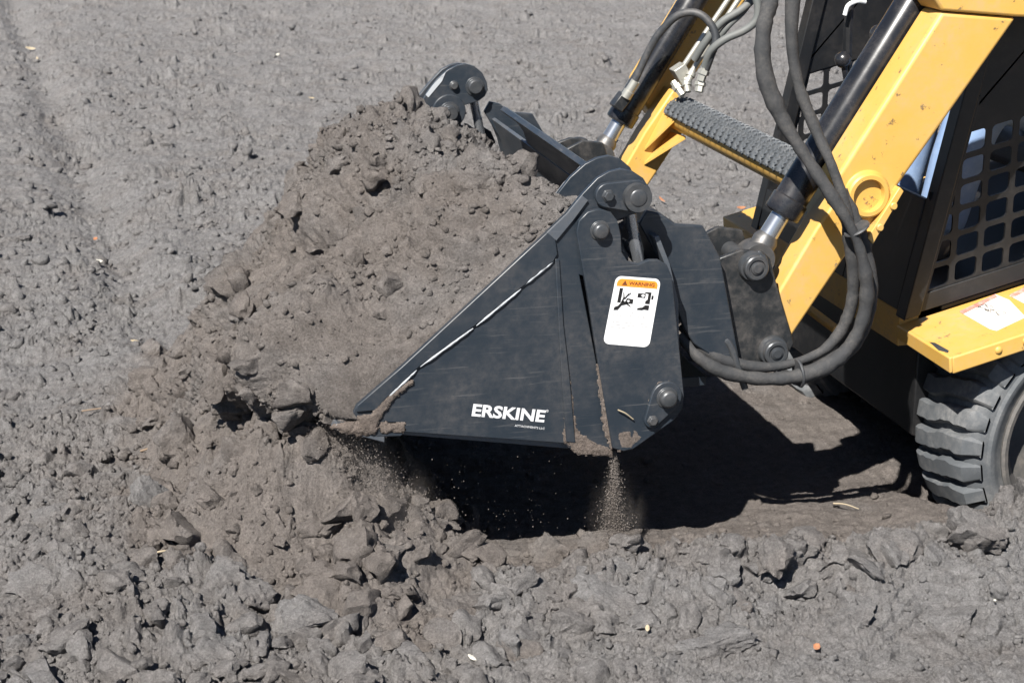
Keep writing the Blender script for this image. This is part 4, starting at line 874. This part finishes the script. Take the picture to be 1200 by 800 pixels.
# ---------------------------------------------------------------- single clods, straw and leaf bits
def gz(x, y): z, f = ground_height(np.array([x], np.float32), np.array([y], np.float32), False); return float(z[0]), float(f[0])
def place(px, py, z=None):
    zz = 0.0
    for _ in range(8): p = PZ(px, py, zz); zz = gz(p[0], p[1])[0]
    return PZ(px, py, zz)
def big_clod(px, py, r, seed, label, pos=None, flat=0.75, asp=(1, 0.8), rot=0.0, fresh=None):
    shp, F = lump_shapes(4, 1, 300+seed, 0.30); v = shp[0].copy(); v[:, 1] *= asp[1]; v[:, 2] *= flat
    c, s_ = math.cos(rot), math.sin(rot); v = v@np.array([[c, s_, 0], [-s_, c, 0], [0, 0, 1]])
    r *= 1.15; p = np.array(pos) if pos is not None else place(px, py)
    p = p+np.array([0, 0, 0.10*r]) if pos is None else p
    o = np_mesh('soil_clod', (v*r).astype(np.float32), F, 'soil', {'fresh': np.full(len(v), gz(p[0], p[1])[1] if fresh is None else fresh)}, sharp=50)
    o.location = p; tag(o, label, 'clod', 'large single clods of soil'); return o
big_clod(265, 315, 0.068, 1, 'large clod standing out on the left edge of the heap', pos=P(277, 318, 0.86), flat=0.8, fresh=0.75)
big_clod(308, 345, 0.030, 2, 'small clod just below the large one on the left edge of the heap', pos=P(304, 350, 0.80), fresh=0.8)
big_clod(140, 455, 0.060, 3, 'rounded grey clod at the left foot of the spilled soil', fresh=0.3)
big_clod(715, 708, 0.085, 4, 'largest pale grey boulder of soil in the foreground', flat=0.6, fresh=0.1, rot=0.4)
big_clod(545, 718, 0.040, 5, 'dark brown rounded clod below the lettering in the foreground', fresh=0.8)
big_clod(608, 765, 0.036, 6, 'brown clod at the bottom edge nearest the white flake', fresh=0.7)
big_clod(748, 690, 0.042, 7, 'dark clod behind the largest pale boulder', fresh=0.6)
big_clod(865, 712, 0.042, 8, 'dark wedge shaped clod on the right foreground crust', fresh=0.5, rot=0.8)
big_clod(985, 695, 0.026, 9, 'small dark clod below the tyre track ridge', fresh=0.7)
big_clod(60, 610, 0.062, 10, 'broad flat clod at the left edge of the photo', flat=0.5, fresh=0.25)
big_clod(45, 690, 0.052, 11, 'smooth mound like clod low on the left edge', flat=0.6, fresh=0.3)
big_clod(175, 590, 0.034, 12, 'tall pale clod standing left of the curled straw', flat=1.2, fresh=0.15, asp=(1, .6))
big_clod(290, 705, 0.038, 13, 'half buried clod right of the dust patch at lower left', fresh=0.4)
big_clod(255, 690, 0.046, 14, 'dusty pale clod below the curled straw', flat=0.9, fresh=0.3)
big_clod(360, 730, 0.055, 15, 'pale crumbly clod at lower left centre foreground', flat=0.6, fresh=0.15)
big_clod(245, 770, 0.050, 16, 'cracked clod at the bottom edge lower left', flat=0.7, fresh=0.2)
big_clod(25, 755, 0.028, 17, 'round pebble like clod in the bottom left corner', fresh=0.2)
big_clod(320, 560, 0.075, 18, 'large sloped slab of spilled soil with a dark right side', flat=0.7, fresh=0.7, rot=0.9)
big_clod(20, 280, 0.045, 19, 'flat grey clod at the left edge beside the wheel track', flat=0.5, fresh=0.1)
big_clod(1110, 735, 0.070, 20, 'low crust slab cracked loose at lower right', flat=0.3, fresh=0.05)
big_clod(840, 755, 0.060, 21, 'pale angular crust slab right of the white shell bit', flat=0.35, fresh=0.05)
big_clod(1000, 720, 0.050, 22, 'pale crust slab above the orange leaf', flat=0.4, fresh=0.05, rot=1.1)

big_clod(0, 0, 0.062, 31, 'large round clod half sunk in the heap beside the bucket ear', pos=P(555, 292, 0.28), fresh=0.7, flat=0.7)
big_clod(0, 0, 0.040, 32, 'clod on the heap just above the top edge of the side plate', pos=P(612, 345, 0.07)+np.array([0, 0.03, 0.0]), fresh=0.75, flat=0.8)
big_clod(0, 0, 0.032, 33, 'small clod on the crest of the heap in front of the far ear', pos=P(470, 150, 1.15), fresh=0.5)
big_clod(0, 0, 0.045, 34, 'crumbling clod on the upper left shoulder of the heap', pos=P(400, 215, 0.85), fresh=0.6)
big_clod(165, 470, 0.060, 41, 'clod at the toe of the spill beside a dark hollow', flat=0.8, fresh=0.7, rot=0.3)
big_clod(150, 505, 0.048, 42, 'flat topped clod above the brown twig', flat=0.6, fresh=0.5)
big_clod(215, 520, 0.055, 43, 'rough clod in the middle of the spilled soil', flat=0.8, fresh=0.85, rot=1.2)
big_clod(395, 690, 0.055, 44, 'brown clod at the near foot of the spilled soil', flat=0.8, fresh=0.75, rot=0.2)
big_clod(300, 600, 0.070, 45, 'broken wedge of soil under the large sloped slab', flat=0.7, fresh=0.75, rot=2.0)
big_clod(445, 655, 0.048, 46, 'clod below the curtain of falling soil', flat=0.7, fresh=0.8, rot=0.7)
big_clod(650, 650, 0.050, 47, 'low clod on the trench edge under the lettering', flat=0.6, fresh=0.8, rot=0.5)
big_clod(700, 640, 0.040, 48, 'rounded clod on the trench edge left of the thin soil stream', flat=0.7, fresh=0.8, rot=1.5)
big_clod(905, 655, 0.040, 49, 'clod on the ridge below the bucket shadow corner', flat=0.7, fresh=0.5, rot=0.9)
big_clod(1040, 650, 0.050, 50, 'crumbly clod on the ridge in front of the tyre', flat=0.7, fresh=0.4, rot=0.1)
big_clod(1150, 625, 0.055, 51, 'large clod on the ridge directly below the wheel rim', flat=0.7, fresh=0.35, rot=2.4)
def leaf(px, py, L, w, m, label, rot=0.0, lift=0.012, curl=0.4, name='dry_leaf', cat='leaf'):
    p = place(px, py); n = 7; vs = []; fs = []; L *= 0.72; w *= 0.72
    for i in range(n+1):
        t = i/n; hw = w*math.sin(math.pi*min(1, 0.06+0.94*t))**0.8*(1 if i % 2 else 0.8)
        for sgn in (-1, 0, 1):
            x, yv = L*(t-0.5), sgn*hw; z = curl*L*(t-0.5)**2*1.6+abs(sgn)*hw*0.5
            vs.append((x*math.cos(rot)-yv*math.sin(rot), x*math.sin(rot)+yv*math.cos(rot), z))
    for i in range(n):
        for k in range(2): fs.append((i*3+k, i*3+k+1, i*3+k+4, i*3+k+3))
    o = MB().add(vs, fs).build(name, m, smooth=60); o.location = (p[0], p[1], p[2]+lift); sd = o.modifiers.new('thick', 'SOLIDIFY'); sd.thickness = 0.0008
    o.rotation_euler = (0.5, 0.25, 0); return tag(o, label, cat, 'leaf scraps on the soil')
def stick(px, py, pts, r, m, label, name='twig', cat='twig'):
    p = Vector(place(px, py)); q = [p+Vector((a, b, c+0.006)) for a, b, c in pts]
    return tag(MB().tube(q, lambda t: r*(1-0.5*t), 8, 5).build(name, m), label, cat, 'straw and twigs on the soil')
leaf(115, 311, 0.045, 0.012, 'pale_chip', 'pale yellow leaf scrap lying on the grey soil left of the heap', 0.3)
leaf(112, 284, 0.030, 0.010, 'orange_leaf', 'small orange leaf scrap just above the pale yellow one', 1.0)
leaf(36, 60, 0.090, 0.020, 'dry_leaf', 'cluster of dry leaf in the top left corner', 0.2)
leaf(44, 72, 0.055, 0.012, 'dry_leaf', 'smaller dry leaf under the corner leaf cluster', 1.9)
leaf(158, 405, 0.032, 0.008, 'dry_leaf', 'thin pale leaf scrap above the rounded grey clod', 0.1)
leaf(553, 778, 0.026, 0.007, 'pale_chip', 'bright white flake at the bottom edge', -0.6)
leaf(758, 743, 0.024, 0.007, 'dry_leaf', 'beige shell like leaf bit beside the largest pale boulder', 1.3)
leaf(956, 765, 0.028, 0.010, 'orange_leaf', 'curled orange leaf on the right foreground crust', 0.8)
leaf(868, 248, 0.060, 0.012, 'orange_leaf', 'reddish leaf scrap on the ground behind the coupler', 0.4)
leaf(775, 238, 0.050, 0.010, 'orange_leaf', 'orange brown leaf scrap seen beyond the bucket hinge', 2.2)
leaf(325, 67, 0.055, 0.012, 'pale_chip', 'tiny white chip on the far ground above the heap', 0.9, name='white_chip', cat='chip')
leaf(365, 118, 0.050, 0.008, 'dry_leaf', 'dry scrap at the top of the heap edge', 0.2)
leaf(205, 155, 0.040, 0.010, 'pale_chip', 'thin pale chip on the mid left ground', 1.6, name='white_chip', cat='chip')
leaf(1165, 710, 0.010, 0.004, 'pale_chip', 'tiny white speck on the lower right crust', 0.3, name='white_chip', cat='chip')
stick(205, 640, [(-.02, -.01, .005), (.0, -.01, .0), (.018, .0, .012), (.022, .01, .035), (.014, .02, .055)], 0.0017, 'straw', 'curled pale straw stalk on the lower left soil', 'straw', 'straw')
stick(193, 652, [(-.02, 0, .004), (.0, -.008, .010), (.022, 0, .002)], 0.0022, 'straw', 'short flat straw lying beside the curled stalk', 'straw', 'straw')
stick(180, 531, [(-.03, -.005, .004), (0, 0, .008), (.035, .004, .004)], 0.0030, 'twig', 'brown twig lying below the rounded grey clod')
stick(120, 484, [(-.05, 0, .004), (0, .004, .006), (.055, .0, .004)], 0.0022, 'twig', 'long thin twig across the left foot of the spill')
stick(990, 598, [(-.02, .02, .006), (.0, 0, .010), (.025, -.02, .004)], 0.0020, 'straw', 'pale twig on the trench slope below the hose shadow')
stick(730, 445, [(0, 0, 0), (.001, 0, .001)], 0.0001, 'straw', 'tmp') if False else None
s1 = MB().tube([pv(724, 480, -.024), pv(733, 484, -.027), pv(742, 491, -.024)], 0.0014, 6, 4).build('straw', 'straw'); tag(s1, 'thin straw stuck to the rear plate beside the lower pin', 'straw')

# ---------------------------------------------------------------- soil falling from the bucket
def falling(name, label, pos, rad, seed):
    V0 = np.array([[1, 1, 1], [1, -1, -1], [-1, 1, -1], [-1, -1, 1]], np.float32)*0.75; F0 = np.array([[0, 1, 2], [0, 3, 1], [0, 2, 3], [1, 3, 2]])
    rs = np.random.RandomState(seed); n = len(pos); a = rs.uniform(0, 6.28, n); c, s_ = np.cos(a), np.sin(a)
    V = np.repeat(V0[None], n, 0); x, y_ = V[..., 0].copy(), V[..., 1].copy()
    V[..., 0] = x*c[:, None]-y_*s_[:, None]; V[..., 1] = x*s_[:, None]+y_*c[:, None]; V[..., 2] *= 1.5
    V = V*rad[:, None, None]+pos[:, None]
    F = (F0[None]+(np.arange(n)*4)[:, None, None]).reshape(-1, 3)
    tag(np_mesh(name, V.reshape(-1, 3), F, 'soil_falling', smooth=False), label, 'soil', kind='stuff')
rs = np.random.RandomState(77)
n = 18000; t = rs.uniform(0, 1, n)**0.9; sp = (0.004+0.026*t**1.6)*(0.6+0.8*rs.uniform(size=n)**2); drift = 0.008*np.sin(t*9)
p0 = P(719, 530, -0.004); pos = np.stack([p0[0]+0.003+0.012*t+drift*t+rs.normal(size=n)*sp, 0.01+0.5*rs.normal(size=n)*sp, p0[2]-0.004-0.24*t], 1)
falling('falling_soil', 'thin stream of loose soil pouring from the gap beside the rear plate', pos, 0.00028+0.0012*rs.uniform(size=n)**9, 1)
n = 70000; t = rs.uniform(0, 1, n)**0.75; yl = np.abs(rs.normal(size=n))*0.20; br = fbm(np.float32(yl*0+rs.uniform(0, 1, n)), np.float32(yl), 9.0, 2, 401)
pos = np.stack([-0.375+0.13*t+rs.normal(size=n)*(0.014+0.045*t)+0.04*br+0.04*rs.uniform(size=n), 0.0+yl*0.8+rs.normal(size=n)*0.02, 0.315-0.32*t+rs.normal(size=n)*0.02], 1)
falling('falling_soil', 'curtain of loose soil falling off the front lip of the bucket', pos, 0.00025+0.0012*rs.uniform(size=n)**9, 2)
n = 900; pos = np.stack([rs.uniform(-.28, .15, n), rs.uniform(0.0, 0.5, n), rs.uniform(-.10, .24, n)], 1)
falling('falling_soil', 'scattered grains dropping in the dark under the bucket floor', pos, 0.00035+0.0012*rs.uniform(size=n)**3, 3)
# airborne dust
def dust(name, label, c, rad, dens, seed):
    m = bpy.data.materials.new(name); m.use_nodes = True; t = m.node_tree; t.nodes.remove(t.nodes['Principled BSDF']); L = t.links.new
    v = node(t, 'ShaderNodeVolumePrincipled'); v.inputs['Color'].default_value = (0.62, 0.55, 0.49, 1); v.inputs['Anisotropy'].default_value = 0.2
    tc = node(t, 'ShaderNodeTexCoord'); n1 = node(t, 'ShaderNodeTexNoise', Scale=2.6, Detail=5.0, Roughness=0.6); L(tc.outputs['Object'], n1.inputs['Vector'])
    ln_ = node(t, 'ShaderNodeVectorMath', operation='LENGTH'); L(tc.outputs['Object'], ln_.inputs[0])
    fo = node(t, 'ShaderNodeMapRange', interpolation_type='SMOOTHSTEP'); fo.inputs[1].default_value, fo.inputs[2].default_value, fo.inputs[3].default_value, fo.inputs[4].default_value = 0.05, 0.98, 1.0, 0.0; L(ln_.outputs['Value'], fo.inputs[0])
    nr = node(t, 'ShaderNodeMapRange'); nr.inputs[1].default_value, nr.inputs[2].default_value, nr.inputs[4].default_value = 0.42, 0.70, dens; L(n1.outputs[0], nr.inputs[0])
    mu = node(t, 'ShaderNodeMath', operation='MULTIPLY'); L(fo.outputs[0], mu.inputs[0]); L(nr.outputs[0], mu.inputs[1]); L(mu.outputs[0], v.inputs['Density'])
    L(v.outputs[0], t.nodes['Material Output'].inputs['Volume']); M[name] = m
    V, F = ico(3); o = np_mesh('dust_cloud', V, F, name); o.location = c; o.scale = rad; tag(o, label, 'dust', kind='stuff')
dust('dust_front', 'faint haze of dust below the front lip of the bucket', (-0.30, 0.07, 0.07), (0.18, 0.18, 0.22), 11.0, 1)
dust('dust_rear', 'faint puff of dust round the stream at the rear of the bucket', (0.235, 0.03, 0.02), (0.08, 0.07, 0.15), 10.0, 2)
